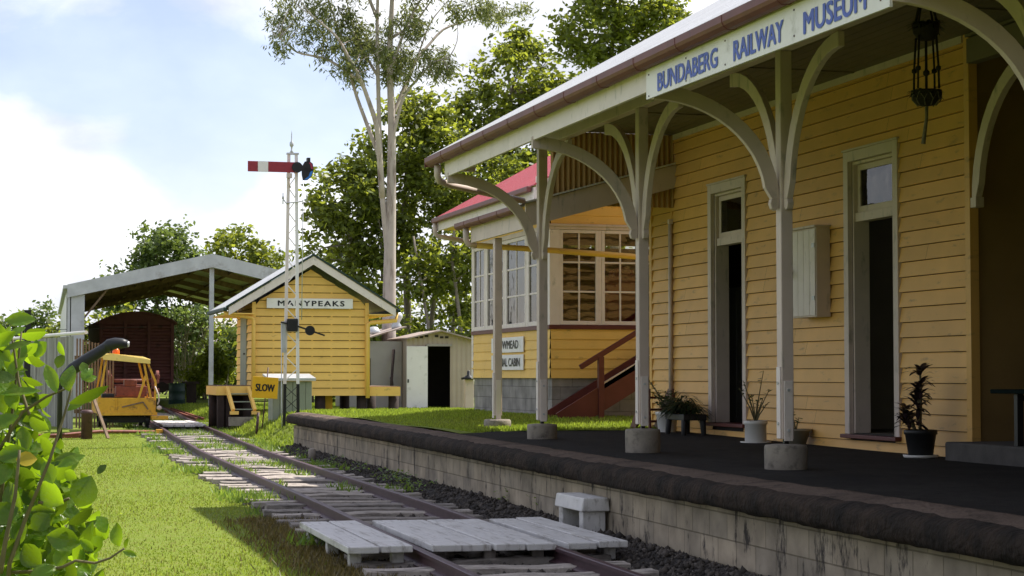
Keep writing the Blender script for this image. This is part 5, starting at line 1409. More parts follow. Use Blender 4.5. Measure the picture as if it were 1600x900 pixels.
mb.sweep([[(x, y, z) for x, z in pr] + [(x, y, z - .06) for x, z in pr[::-1]] for y in (ys - .15, ye + .15)])
mb.sweep([[(x, y, z - .05) for x, z in pr] + [(X1, y, 3.45), (X0, y, 3.45)] for y in (ys - .02, ys + .04)]); mb.build('roof', M['wagon'], t)
mb = MB(); mb.box(X0 + .1, X1 - .1, ys - .1, ye, 1.0, 1.24); mb.build('underframe', M['stump'], t)
for x in (X0 + .45, X1 - .45):
    mb = MB(); mb.disc((x, ys - .35, 1.12), (0, 1, 0), .2, .12, 18); mb.tube([(x, ys, 1.12), (x, ys - .32, 1.12)], .07, 8); mb.build('buffer', M['stump'], t)
for y in (73.3, 78):
    for x in (5.12, 6.22):
        mb = MB(); mb.disc((x, y, .90), (1, 0, 0), .42, .12, 24); mb.build('wheel', M['stump'], t)
t = thing('oil_drum', 'dark green oil drum standing beside the wagon at the shed opening', 'drum', (6.9, 69.5, .45))
mb = MB(); mb.lathe((6.9, 69.5, .40), [(.29, 0), (.30, .02), (.29, .28), (.305, .30), (.29, .32), (.29, .58), (.305, .6), (.29, .62), (.29, .86), (.3, .88), (.27, .87), (0, .86)], 22); mb.build('drum_body', M['darkgreen'], t)
t = thing('timber_stand', 'dark timber stump stand on the grass to the right of the wagon', 'stand', (7.5, 70, .45))
mb = MB(); mb.box(7.30, 7.62, 69.8, 70.1, .4, 1.25); mb.build('post', M['stump'], t)
mb = MB(); mb.box(7.15, 7.72, 69.7, 70.2, 1.252, 1.34); mb.build('cap_board', M['stump'], t)

# ------------------------------------------------------------------ yellow trolley and the red one behind it
t = thing('rail_trolley', 'yellow motor rail trolley with an open cab frame and flat canopy', 'trolley', (3.5, 47.6, .25))
yA, yB = 47.0, 49.6
mb = MB(); mb.box(2.80, 4.16, yA, yA + .05, .64, 1.02); mb.box(2.80, 2.85, yA + .051, yB, .64, 1.02); mb.box(4.11, 4.16, yA + .051, yB, .64, 1.02); mb.box(2.851, 4.109, yA + .051, yB, .70, .76); mb.box(2.78, 4.20, yA - .03, yA - .001, .60, .68); mb.box(3.22, 3.25, yA - .02, yA - .001, .68, 1.02)
mb.build('tray', M['machine_yellow'], t, bevel=.006)
mb = MB(); mb.box(4.05, 4.44, yA - .3, yA + .2, .50, .59); mb.build('side_step', M['machine_yellow'], t, bevel=.006)
mb = MB(); secs = []
for y in (yA - .05, yA + 1.7): secs.append([(2.90, y, 2.06), (3.10, y, 2.09), (3.8, y, 2.01), (4.0, y, 1.96), (4.0, y, 1.90), (3.8, y, 1.94), (3.10, y, 2.0), (2.90, y, 1.98)])
mb.sweep(secs); mb.build('canopy', M['machine_yellow'], t, bevel=.006)
mb = MB(); mb.sweep([[(2.90, yA - .07, 1.94), (4.02, yA - .07, 1.84), (4.02, yA - .07, 1.94), (3.85, yA - .05, 2.0), (3.1, yA - .05, 2.08), (2.90, yA - .07, 2.06)], [(2.90, yA - .05, 1.94), (4.02, yA - .05, 1.84), (4.02, yA - .04, 1.95), (3.85, yA - .02, 2.01), (3.1, yA - .02, 2.09), (2.90, yA - .04, 2.07)]]); mb.build('visor', M['pale_yellow'], t)
for (a, b) in (((3.86, yA + .05, 1.96), (4.12, yA + .05, .66)), ((3.93, yA + .05, 1.95), (4.17, yA + .05, 1.38)), ((3.86, yA + 1.6, 1.96), (4.12, yA + 1.6, .9)), ((3.0, yA + .05, 2.03), (2.83, yA + .05, 1.0)), ((3.0, yA + 1.6, 2.03), (2.83, yA + 1.6, 1.0)), ((3.92, yA + .02, 1.55), (3.66, yA + .02, .70))):
    mb = MB(); mb.bar(a, b, .055 if a[0] > 3.5 else .03, .05); mb.build('cab_post', M['machine_yellow'], t)
mb = MB(); mb.bar((4.16, yA + .05, 1.38), (4.14, yA + .05, .66), .06, .05); mb.build('cab_post', M['machine_yellow'], t)
mb = MB(); mb.bar((3.36, yA - .02, .80), (3.86, yA - .02, .92), .02, .03); mb.bar((3.86, yA - .02, .92), (3.98, yA - .02, .74), .02, .03); mb.build('brake_rod', M['brownwood'], t)
mb = MB(); mb.box(2.9, 3.2, yA + .2, yA + .9, 1.03, 1.12); mb.build('seat', M['black'], t, bevel=.02)
mb = MB(); mb.box(3.25, 4.0, yA + .5, yA + .95, 1.05, 1.3); mb.box(3.45, 3.75, yA + .5, yA + .9, 1.3, 1.45); mb.build('engine', M['rustred'], t, bevel=.02)
mb = MB(); mb.lathe((3.25, yA + .6, 2.05), [(.08, 0), (.09, .03), (.085, .12), (.05, .17), (0, .18)], 14); mb.build('beacon', M['lamporange'], t)
mb = MB(); mb.tube([(4.14, yA - .02, 1.3), (4.22, yA - .04, 1.1), (4.24, yA - .04, .95), (4.20, yA - .04, .86)], .018, 8); mb.lathe((4.24, yA - .06, .78), [(0, -.06), (.06, -.03), (.06, .03), (0, .06)], 10); mb.build('hose', M['cream'], t)
for y in (yA + .35, yB - .4):
    for x in (2.98, 3.98):
        mb = MB(); mb.disc((x, y, .47), (1, 0, 0), .20, .09, 20); mb.build('wheel', M['black'], t)
    mb = MB(); mb.box(2.9, 4.06, y - .05, y + .05, .42, .56); mb.build('axle', M['black'], t)
t = thing('flat_trolley', 'rusty red flat rail trolley with spoked hand wheels parked behind the yellow trolley', 'trolley', (3.9, 52, .3))
mb = MB(); mb.box(3.25, 4.55, 51.2, 53.4, .98, 1.12); mb.box(3.2, 4.62, 51.15, 51.22, 1.13, 1.22); mb.build('deck', M['rustred'], t, bevel=.01)
mb = MB(); mb.tube([(3.25, 51.3, 1.42), (4.55, 51.3, 1.42)], .05, 10); mb.tube([(3.4, 51.25, 1.3), (4.5, 51.25, 1.3)], .03, 8); mb.box(3.3, 3.4, 51.15, 51.3, .6, 1.55); mb.box(4.42, 4.52, 51.15, 51.3, .6, 1.6); mb.build('winch', M['rustred'], t)
for x in (3.34, 4.58):
    mb = MB(); mb.disc((x, 51.3, 1.52), (1, 0, 0), .17, .07, 20); mb.disc((x, 51.3, 1.52), (1, 0, 0), .06, .12, 12); mb.build('hand_wheel', M['rustred'], t)
for x in (3.4, 4.4):
    for y in (51.6, 53):
        mb = MB(); mb.disc((x, y, .62), (1, 0, 0), .24, .09, 20); mb.build('wheel', M['black'], t)
mb = MB(); mb.box(3.35, 4.45, 51.4, 53.2, .7, .979); mb.build('frame', M['rustred'], t)

# ------------------------------------------------------------------ left edge: iron fence, pickets, water pipe, posts
t = thing('iron_fence', 'grey corrugated iron fence topped by a white pipe at the lawn edge', 'fence', (1.4, 55, .2))
p0 = Vector((2.36, 50.05, 0)); p1 = Vector((-.72, 66.2, 0)); d = (p1 - p0).normalized(); nn = 260
mb = MB(); L = (p1 - p0).length; nrm = Vector((d.y, -d.x, 0))
for i in range(nn):
    a = L * i / nn; b = L * (i + 1) / nn
    q = lambda s: p0 + d * s + nrm * .022 * math.sin(s * 2 * math.pi / .15)
    A = q(a); B = q(b)
    mb.face([(A.x, A.y, .05), (B.x, B.y, .05), (B.x, B.y, 2.56), (A.x, A.y, 2.56)], 0, True)
mb.build('iron_sheet', M['ironfence'], t)
mb = MB(); e = p0 - d * 1.3; mb.tube([(e.x, e.y, 2.63), (p1.x, p1.y, 2.61)], .045, 10); mb.build('top_pipe', M['signwhite'], t)
t = thing('picket_screen', 'weathered brown timber slat screen standing between the iron fence and the trolley', 'fence', (2.85, 49.95, .2))
for k in range(13):
    x = 2.42 + k * .075; mb = MB(); zt_ = 2.50 - .019 * k + random.uniform(-.02, .02); mb.box(x, x + .042, 49.9 + .01 * (k % 2), 49.93 + .01 * (k % 2), .2 + random.uniform(0, .06), zt_); mb.build('slat', M['brownwood'], t)
mb = MB(); mb.box(2.38, 3.42, 49.94, 50.0, 1.96, 2.06); mb.box(2.38, 3.42, 49.94, 50.0, .6, .7); mb.build('rail', M['brownwood'], t)
t = thing('steel_post', 'thin black steel post rising in front of the iron fence', 'post', (.85, 35.06, 0))
mb = MB(); mb.box(.80, .91, 35.0, 35.11, -.1, 2.70); mb.build('post', M['black'], t); mb = MB(); mb.box(.79, .92, 34.99, 35.12, 2.70, 2.72); mb.build('cap', M['black'], t)
t = thing('water_crane', 'dark rubber water pipe with a bent nozzle rising in front of the slat screen', 'water crane', (1.5, 36.9, .1))
mb = MB(); mb.tube([(1.5, 36.95, .05), (1.5, 36.95, 1.40), (1.56, 36.93, 1.54), (1.72, 36.88, 1.68), (1.95, 36.84, 1.84), (2.20, 36.78, 2.0), (2.34, 36.74, 2.10), (2.42, 36.72, 2.13)], [.05, .05, .07, .115, .115, .105, .10, .105], 14); mb.build('pipe', M['rubber'], t)
mb = MB(); mb.tube([(2.31, 36.75, 2.07), (2.39, 36.73, 2.135), (2.50, 36.70, 2.165), (2.62, 36.68, 2.165), (2.72, 36.66, 2.15)], [.10, .115, .11, .095, .07], 14); mb.build('nozzle', M['rubber'], t)
mb = MB(); mb.tube([(2.66, 36.67, 2.157), (2.745, 36.655, 2.146)], [.055, .055], 10); mb.build('nozzle_tip', M['galv'], t)
t = thing('bollard', 'short dark red post standing on the lawn edge below the water pipe', 'post', (2.38, 44, .1))
mb = MB(); mb.lathe((2.38, 44, .05), [(.125, 0), (.125, .64), (.14, .65), (.14, .71), (.1, .74), (0, .745)], 16); mb.build('post', M['rust'], t)
mb = MB(); mb.bar((2.49, 44.4, 1.19), (2.85, 44.0, .15), .08, .035); tag(mb.build('leaning_plank', M['brownwood'], None, loc=(2.6, 44.2, .1)), 'weathered plank leaning beside the short dark red post', 'plank')
mb = MB(); mb.box(1.5, 2.5, 44.6, 44.75, .08, .22); tag(mb.build('edging_timber', M['rustred'], None, loc=(2.0, 44.6, .1), bevel=.01), 'low dark red timber lying along the lawn edge behind the shrub', 'timber')
# ------------------------------------------------------------------ trees
def leaf_cloud(lobes, nclump, per, size, clump_r, shell=0.55, flat=0.7, rng=None):
    """rhombic leaves in clumps scattered through a set of ellipsoids; lobes: (x,y,z, rx,ry,rz[, weight])"""
    rng = rng or RNG
    w = np.array([l[6] if len(l) > 6 else l[3] * l[5] for l in lobes], float); w /= w.sum()
    k = rng.choice(len(lobes), nclump, p=w)
    L = np.array([l[:6] for l in lobes], float)[k]
    d = rng.normal(size=(nclump, 3)); d /= np.linalg.norm(d, axis=1)[:, None]
    r = (shell + (1 - shell) * rng.random(nclump)) ** .8
    C = L[:, :3] + d * L[:, 3:6] * r[:, None]
    cr = clump_r * rng.uniform(.55, 1.35, nclump)
    n = nclump * per
    ci = np.repeat(np.arange(nclump), per)
    P = C[ci] + rng.normal(size=(n, 3)) * cr[ci][:, None] * np.array([.55, .55, .55 * flat])
    a = rng.uniform(0, 6.283, n); e = rng.normal(-.25, .5, n)
    t = np.stack([np.cos(a) * np.cos(e), np.sin(a) * np.cos(e), np.sin(e)], 1)
    rr = rng.normal(size=(n, 3)); s = np.cross(t, rr); s /= np.linalg.norm(s, axis=1)[:, None] + 1e-9
    sz = size * rng.uniform(.6, 1.4, n)
    return C, P, t, s, sz
def leaves_from(P, t, s, sz, asp, name, m, parent):
    n = len(P)
    h = t * sz[:, None]; q = s * (sz * asp / 2)[:, None]
    V = np.stack([P, P + h * .45 + q, P + h, P + h * .45 - q], 1).reshape(-1, 3)
    F = np.arange(n * 4).reshape(n, 4)
    return np_mesh(name, V, F, m, parent)
def limb(mb, a, b, r0, r1, bend=.12, n=6, seg=7):
    a = Vector(a); b = Vector(b); L = (b - a).length
    o = Vector((random.uniform(-1, 1), random.uniform(-1, 1), random.uniform(-.3, .6))) * L * bend
    pts = []; rad = []
    for i in range(n + 1):
        t = i / n; pts.append(a.lerp(b, t) + o * math.sin(math.pi * t) * (1 - .3 * t)); rad.append(r0 + (r1 - r0) * t)
    mb.tube(pts, rad, seg)
    return pts
def tree(label, base, trunks, lobes, nclump, per, size, clump_r, lm, bm='bark', asp=.5, group=None, nbr=26, shell=.5, name='tree'):
    """trunks: list of polylines with radii; branches run from the trunks to clumps of the crown"""
    t = thing(name, label, 'tree', base, 0, group)
    mb = MB()
    joints = []
    for (pts, r0, r1) in trunks:
        P = [Vector(p) for p in pts]; n = len(P); fine = []
        for i in range(n - 1):
            for k in range(4): fine.append(P[i].lerp(P[i + 1], k / 4) + Vector((random.uniform(-.03, .03), random.uniform(-.03, .03), 0)) * (r0 * 3 if i + k else 0))
        fine.append(P[-1])
        m = len(fine); mb.tube(fine, [r0 + (r1 - r0) * i / (m - 1) for i in range(m)], 9)
        joints += [(f, r0 + (r1 - r0) * i / (m - 1)) for i, f in enumerate(fine) if i > m * .35]
    C, P, tt, s, sz = leaf_cloud(lobes, int(nclump * .86), int(per * .9), size * .94, clump_r * .82, shell)
    idx = RNG.choice(len(C), min(nbr, len(C)), replace=False)
    for i in idx:
        c = Vector(C[i]); j = min(joints, key=lambda q: (q[0] - c).length + (2.0 if q[0].z > c.z + .5 else 0))
        limb(mb, j[0], c, min(j[1] * .6, .09), .012, .12)
    mb.build('trunk', M[bm], t)
    leaves_from(P, tt, s, sz, asp, 'crown', M[lm], t)
    return t

# the tall pale gum behind the hut
def gum():
    t = thing('gum_tree', 'tall pale-barked gum tree forking above the yellow shed with sparse open foliage', 'tree', (12.0, 57, .5))
    mb = MB()
    def px(x, y, Y=57.0):
        # offsets in metres across and up from the trunk at this distance
        return Vector((11.99 + (x - 607) * .0205, Y, .53 + (640 - y) * .01944))
    def run(pts, r0, r1, n=5, seg=10):
        fine = []
        for i in range(len(pts) - 1):
            for k in range(n): fine.append(pts[i].lerp(pts[i + 1], k / n))
        fine.append(pts[-1]); m = len(fine)
        # soften corners
        sm = [fine[0]] + [(fine[i - 1] + fine[i] * 2 + fine[i + 1]) / 4 for i in range(1, m - 1)] + [fine[-1]]
        mb.tube(sm, [r0 + (r1 - r0) * i / (m - 1) for i in range(m)], seg); return sm
    run([px(607, 650), px(607, 560), px(608, 450), px(609, 370), px(610.5, 300), px(611, 200), px(607, 90), px(612, -30), px(618, -170)], .25, .035, 7, 14)
    run([px(608, 440), px(604, 380), px(597, 310), px(592, 200), px(588, 60), px(590, -60), px(584, -180)], .105, .03)
    br = []
    def b(pts, r0, r1): br.append(run([px(*p) for p in pts], r0, r1, 5, 7))
    b([(597, 310, 57), (585, 200, 56.6), (560, 135, 56.4), (520, 70, 56), (480, 40, 55.8)], .10, .02)
    b([(560, 135, 56.4), (510, 100, 56.5), (465, 92, 56.6), (440, 70, 56.6)], .05, .015)
    b([(594, 250, 57), (560, 150, 57.3), (540, 60, 57.6), (520, -20, 58)], .07, .02)
    b([(609, 230, 57), (625, 150, 56.7), (665, 100, 56.4), (690, 90, 56.2)], .06, .015)
    b([(609, 190, 57), (650, 90, 57.5), (700, 30, 58), (760, 5, 58.3), (800, 0, 58.4)], .06, .015)
    b([(590, 120, 57), (560, 60, 57.4), (545, -20, 57.7)], .05, .015)
    b([(608, 110, 57), (630, 40, 56.8), (670, -40, 56.6)], .06, .02)
    b([(608, 60, 57), (650, 30, 57.3), (690, -30, 57.5)], .05, .015)
    b([(589, 30, 57), (560, -40, 57), (520, -110, 57)], .06, .02)
    b([(612, 180, 57), (640, 130, 57.6), (680, 20, 58), (720, -30, 58.3)], .045, .012)
    lob = []
    for (x, y, rx, ry, w) in [(450, 40, 22, 30, 5), (440, 85, 18, 16, 3), (475, 70, 18, 16, 2.5), (470, 10, 26, 16, 4), (520, 20, 30, 26, 7), (550, 45, 30, 30, 9), (575, 65, 26, 22, 8), (530, 75, 18, 16, 2.5),
                              (618, 85, 22, 22, 9), (612, 112, 14, 12, 5), (640, 50, 18, 18, 5), (660, 95, 26, 16, 6), (682, 112, 20, 14, 4.5), (690, 82, 14, 10, 2), (560, 118, 12, 10, 2), (590, 95, 12, 12, 2.5),
                              (700, 18, 20, 12, 4), (735, 12, 18, 12, 4), (780, 6, 26, 10, 5), (800, 12, 12, 8, 2), (540, 112, 22, 12, 2.5), (505, 92, 20, 14, 2.5), (500, 55, 24, 16, 4), (600, 40, 18, 22, 3), (630, 125, 20, 14, 3), (560, 90, 22, 16, 4), (640, 20, 24, 20, 4), (640, -20, 60, 30, 10), (540, -30, 60, 34, 12), (600, -110, 90, 60, 16), (480, -20, 40, 16, 5), (720, -30, 60, 16, 5)]:
        c = px(x, y, 56.8 + random.uniform(-.7, .9)); lob.append((c.x, c.y, c.z, rx * .0205 * 1.25, .7, ry * .01944 * 1.25, w * 1.0))
    C, P, tt, s, sz = leaf_cloud(lob, 760, 24, .17, .24, .15, 1.0)
    jn = [p for r in br for p in r[len(r) // 3:]]; tw = mb
    for c in C[RNG.choice(len(C), 150, replace=False)]:
        c = Vector(c); j = min(jn, key=lambda q: (q - c).length)
        if .25 < (j - c).length < 3.5: limb(tw, j, c, .018, .006, .14, 5, 5)
    mb.build('trunk', M['bark_gum'], t)
    tt[:, 2] -= .5; tt /= np.linalg.norm(tt, axis=1)[:, None]
    leaves_from(P, tt, s, sz, .26, 'crown', M['leaf_gum'], t)
gum()

TG = 'trees behind the sheds'
def T(x, y, z): return (x, y, z)
tree('dark dense tree between the semaphore and the gum trunk', (14.9, 76, .4),
     [([(15.2, 76, .2), (15.0, 76, 3), (14.6, 76, 5.5), (14.3, 76, 8)], .16, .06), ([(15.9, 75.6, .2), (15.7, 75.6, 3.5), (15.6, 75.6, 7)], .12, .05)],
     [(14.1, 75.5, 8.6, 1.5, 1.6, 1.5), (13.8, 76, 6.6, 1.3, 1.5, 1.3), (14.6, 75, 4.7, 1.5, 1.4, 1.2), (15.3, 76, 7.2, 1.4, 1.6, 1.6), (13.4, 75.4, 8.0, .9, 1, .9), (14.9, 76, 9.6, 1.2, 1.4, .9), (13.6, 75, 4.9, .8, .8, .7)],
     300, 40, .27, .52, 'leaf_dense', 'bark', .55, TG, 30)
tree('large dark tree directly behind the gum trunk', (17.3, 77, .4),
     [([(16.9, 77, .2), (17.0, 77, 4), (16.8, 77, 8), (17.0, 77, 11)], .2, .07), ([(17.7, 76.5, .2), (17.9, 76.5, 4), (18.3, 76.5, 8)], .14, .06), ([(18.6, 76.5, .2), (18.8, 76.5, 3.5), (19.2, 76.5, 7)], .12, .05)],
     [(16.6, 76.5, 11.0, 1.8, 1.8, 1.6), (18.2, 76, 10.4, 1.9, 1.8, 1.7), (17.2, 76, 8.4, 2.0, 1.8, 1.4), (19.2, 76.5, 8.4, 1.5, 1.6, 1.6), (16.2, 76, 6.8, 1.3, 1.4, 1.1), (18.6, 76, 5.8, 1.4, 1.3, 1.0), (17.3, 76.2, 12.3, 1.2, 1.2, .8)],
     380, 42, .27, .55, 'leaf_dense', 'bark', .55, TG, 34)
tree('tall tree with a sunlit ragged top behind the station gutter', (23.0, 82, .5),
     [([(22.6, 82, .2), (22.7, 82, 5), (22.4, 82, 10), (22.8, 82, 14)], .26, .08), ([(24.2, 82, .2), (24.4, 82, 6), (25.0, 82, 12)], .18, .06)],
     [(22.8, 81.5, 14.6, 2.1, 2, 1.9), (21.0, 81.5, 13.2, 1.5, 1.6, 1.2), (24.6, 81.5, 13.4, 1.9, 1.8, 1.7), (22.2, 81, 11.8, 2.2, 2, 1.5), (25.4, 81.5, 14.2, 1.1, 1.1, .9), (20.4, 81.5, 11.0, 1.2, 1.2, 1.0), (24.2, 81, 10.6, 2.0, 1.8, 1.6), (22.9, 81.5, 16.2, 1.0, 1, .8), (21.8, 81.5, 9.4, 1.8, 1.5, 1.4)],
     430, 42, .29, .58, 'leaf_dense', 'bark', .55, TG, 34)
tree('bright green tree top showing above the station roof', (24.6, 72, .5),
     [([(24.2, 72, .2), (24.3, 72, 6), (24.0, 72, 11), (24.2, 72, 15)], .25, .08)],
     [(23.2, 71.5, 15.0, 1.5, 1.5, 1.3), (24.9, 71.5, 16.3, 1.9, 1.6, 1.6), (26.0, 71.5, 15.6, 1.3, 1.3, 1.0), (22.6, 71.5, 14.2, .8, .9, .7), (24.6, 71.5, 14.0, 1.2, 1.2, .9), (23.6, 71.5, 17.3, 1.4, 1.3, 1.2)],
     260, 42, .27, .52, 'leaf_bright', 'bark', .55, TG, 26)
tree('slender understorey tree with several thin grey stems beside the beige shed', (19.6, 73, .4),
     [([(18.2, 73, .2), (18.3, 73, 3), (17.9, 73, 6), (18.0, 73, 8)], .10, .04), ([(19.3, 73.3, .2), (19.7, 73.3, 3.5), (20.4, 73.3, 7)], .10, .04), ([(17.2, 73.3, .2), (17.0, 73.3, 3.5), (16.4, 73.3, 7)], .09, .04)],
     [(18.2, 73.5, 6.2, 1.9, 1.2, 1.4), (20.2, 73.5, 6.8, 1.4, 1.2, 1.5), (16.6, 73.6, 5.4, 1.2, 1.0, 1.0), (19.4, 73.8, 4.2, 1.4, 1.0, .9), (20.6, 74, 8.6, 1.3, 1.2, 1.1)],
     210, 36, .24, .5, 'leaf_dense', 'bark', .55, TG, 30)
tree('shaded tree filling the gap behind the verandah corner', (22.0, 76, .4),
     [([(21.6, 76, .2), (21.8, 76, 4), (21.5, 76, 8)], .16, .06), ([(23.4, 76, .2), (23.2, 76, 4), (23.6, 76, 8)], .14, .05)],
     [(21.8, 75.5, 8.8, 1.8, 1.6, 1.6), (23.6, 75.5, 9.6, 1.7, 1.5, 1.6), (22.4, 75.5, 6.2, 2.0, 1.5, 1.5), (24.4, 75.5, 7.0, 1.5, 1.4, 1.4), (20.8, 75.8, 10.2, 1.0, 1, .9)],
     300, 40, .27, .55, 'leaf_dense', 'bark', .55, TG, 28)
def hedge(name, label, cat, base, lobes, nclump, per, size, cr_, lm, trunk=True, group=None, bm='bark'):
    t = thing(name, label, cat, base, 0, group)
    mb = MB(); C, P, tt, s, sz = leaf_cloud(lobes, nclump, per, size, cr_, .3)
    for i in RNG.choice(nclump, min(16, nclump), replace=False):
        c = Vector(C[i]); limb(mb, (c.x * .5 + base[0] * .5, base[1], base[2] - .1), c, .05, .012, .1)
    mb.build('stem', M[bm], t); leaves_from(P, tt, s, sz, .55, 'foliage', M[lm], t)
hedge('bush', 'dark bush behind the yellow shed and the gum trunk', 'bush', (14.2, 70, .5), [(13.2, 70, 1.8, 1.3, 1, 1.3), (14.9, 70.5, 2.4, 1.4, 1, 1.6), (13.9, 70.4, 3.2, 1.0, .9, .9)], 130, 36, .2, .4, 'leaf_dense')
hedge('bush', 'dark bushes low behind the beige garden shed roof', 'bush', (18, 70, .5), [(16.6, 70, 2.1, 1.4, 1, 1.5), (18.6, 70.4, 2.4, 1.6, 1, 1.7), (20.6, 70.8, 2.2, 1.4, 1, 1.6)], 170, 36, .2, .4, 'leaf_dense')
hedge('bush', 'deep green thicket along the back of the yard under the big trees', 'bush', (17, 86, .4), [(13.5, 86, 2.5, 2.2, 1, 2.4), (17, 86, 3.0, 2.6, 1, 2.8), (21, 87, 3.5, 3.0, 1, 3.2), (25.5, 87, 4, 3.0, 1, 3.6)], 300, 34, .3, .6, 'leaf_dense')
tree('rounded green tree rising behind the left side of the carriage shed', (9.0, 101, .5),
     [([(9.0, 101, .2), (8.9, 101, 3), (9.0, 101, 6.5)], .24, .08)],
     [(8.0, 100.5, 6.6, 1.6, 1.6, 1.3), (9.4, 100.5, 8.0, 1.7, 1.6, 1.4), (10.8, 100.5, 6.8, 1.5, 1.5, 1.3), (7.0, 100.5, 5.6, 1.0, 1.2, .9), (9.4, 100, 5.6, 2.2, 1.6, 1.4), (8.6, 100.4, 8.9, .8, .8, .5)],
     300, 40, .30, .55, 'leaf_far', 'bark', .55, TG, 22)
tree('yellow-green tree showing above the middle of the carriage shed roof', (13.9, 104, .5),
     [([(13.9, 104, .2), (13.9, 104, 3.5), (13.7, 104, 6.5)], .22, .08)],
     [(13.4, 103.5, 8.2, 1.5, 1.5, 1.4), (15.0, 103.5, 7.2, 1.5, 1.5, 1.2), (12.4, 103.5, 7.0, 1.2, 1.3, 1.1), (16.0, 103.5, 6.0, 1.2, 1.2, .9), (14, 103.4, 6, 2.0, 1.4, 1.4)],
     280, 40, .30, .55, 'leaf_bright', 'bark', .55, TG, 22)
tree('small feathery tree behind the apex of the yellow shed', (17.2, 100, .5),
     [([(17.2, 100, .2), (17.1, 100, 3.5), (17.2, 100, 7)], .14, .05)],
     [(16.8, 100, 6.4, 1.3, 1.2, 1.3), (18.0, 100, 7.2, 1.1, 1, 1.1), (17.4, 100, 4.6, 1.5, 1.2, 1.2)], 130, 32, .26, .5, 'leaf_far', 'bark', .45, TG, 16)
hedge('bush', 'green leafy bush seen through the open carriage shed', 'bush', (10.2, 92, .5), [(9.0, 92, 2.2, 1.2, 1, 1.6), (10.6, 92, 1.9, 1.4, 1, 1.4), (12.2, 92.5, 2.4, 1.4, 1, 1.8), (9.8, 92.6, 4.0, 1.4, 1, 1.0)], 240, 34, .24, .42, 'leaf_far')
hedge('bush', 'sunny green bush beside the hut deck', 'bush', (9.2, 80, .5), [(8.8, 80, 1.3, .7, .6, .8), (9.6, 80.5, 1.9, .8, .6, 1.1), (8.3, 80.4, .9, .5, .5, .5)], 110, 30, .18, .3, 'leaf_bright')
hedge('bush', 'low olive hedge of trees far left beyond the iron fence', 'bush', (2.6, 112, .5), [(1.2, 112, 3.4, 1.6, 1.2, 1.6), (3.2, 112, 4.0, 1.6, 1.2, 1.7), (5.0, 112.5, 3.2, 1.4, 1.2, 1.5), (-.8, 112, 2.8, 1.6, 1.2, 1.5), (2.2, 112, 2.0, 2.5, 1.2, 1.5)], 300, 34, .26, .5, 'leaf_far')
hedge('bush', 'dark shade trees at the back of the carriage shed', 'bush', (6.5, 96, .5), [(5.2, 96, 2.6, 1.6, 1, 2.2), (7.4, 96, 2.8, 1.6, 1, 2.3), (11.8, 97, 2.6, 2, 1, 2.2), (14.5, 97, 2.6, 1.8, 1, 2.2), (3.6, 96, 2.4, 1.2, 1, 1.8)], 330, 34, .28, .5, 'leaf_dense')
# bare grey branches
t = thing('bare_shrub', 'leafless grey shrub with tangled twigs behind the shed post', 'shrub', (8.9, 84, .5))
mb = MB()
for k in range(16):
    a = random.uniform(0, 6.28); p = limb(mb, (8.9 + random.uniform(-.3, .3), 84, .4), (8.9 + random.uniform(-1.5, 1.6), 84 + random.uniform(-.5, .5), random.uniform(2.2, 4.9)), .035, .012, .15)
    for _ in range(5):
        q = random.choice(p[2:]); limb(mb, q, q + Vector((random.uniform(-.8, .8), random.uniform(-.3, .3), random.uniform(.1, .8))), .014, .006, .2, 4, 5)
mb.build('branches', M['barkpale'], t)
# unseen tree belt added to dim the verandah; far wood closes the horizon
def shade_wood():
    lob = []
    for i in range(13):
        y = -26 + i * 2.5; lob.append((-15 + random.uniform(-1.5, 1.5), y, 4.5 + random.uniform(-.6, .6), 2.2, 2.2, 4.6))
    C, P, tt, s, sz = leaf_cloud(lob, 1500, 22, .5, .9, .3)
    tag(leaves_from(P, tt, s, sz, .6, 'added_shade_trees', M['leaf_dense'], None), 'unseen belt of trees added out at the left to dim the verandah', 'tree line', kind='stuff')
shade_wood()
def far_wood():
    lob = []
    for i in range(70):
        x = -160 + i * 7.5 + random.uniform(-2, 2); h = random.uniform(3.0, 4.6)
        lob.append((x, 175 + random.uniform(-6, 6), h * .5 + .5, 5, 3, h * .62))
    C, P, tt, s, sz = leaf_cloud(lob, 2600, 16, .7, 1.1, .4)
    o = leaves_from(P, tt, s, sz, .6, 'far_treeline', M['leaf_far'], None)
    tag(o, 'low continuous line of far green trees on the horizon', 'tree line', kind='stuff')
far_wood()
# overhead wires
mb = MB(); mb.tube([(-3, 62, 3.2), (1.2, 62, 2.95), (5.2, 62, 3.1)], .008, 5); tag(mb.build('wire', M['black'], None, loc=(1, 62, 3)), 'thin dark wire sagging behind the iron fence towards the carriage shed', 'wire')

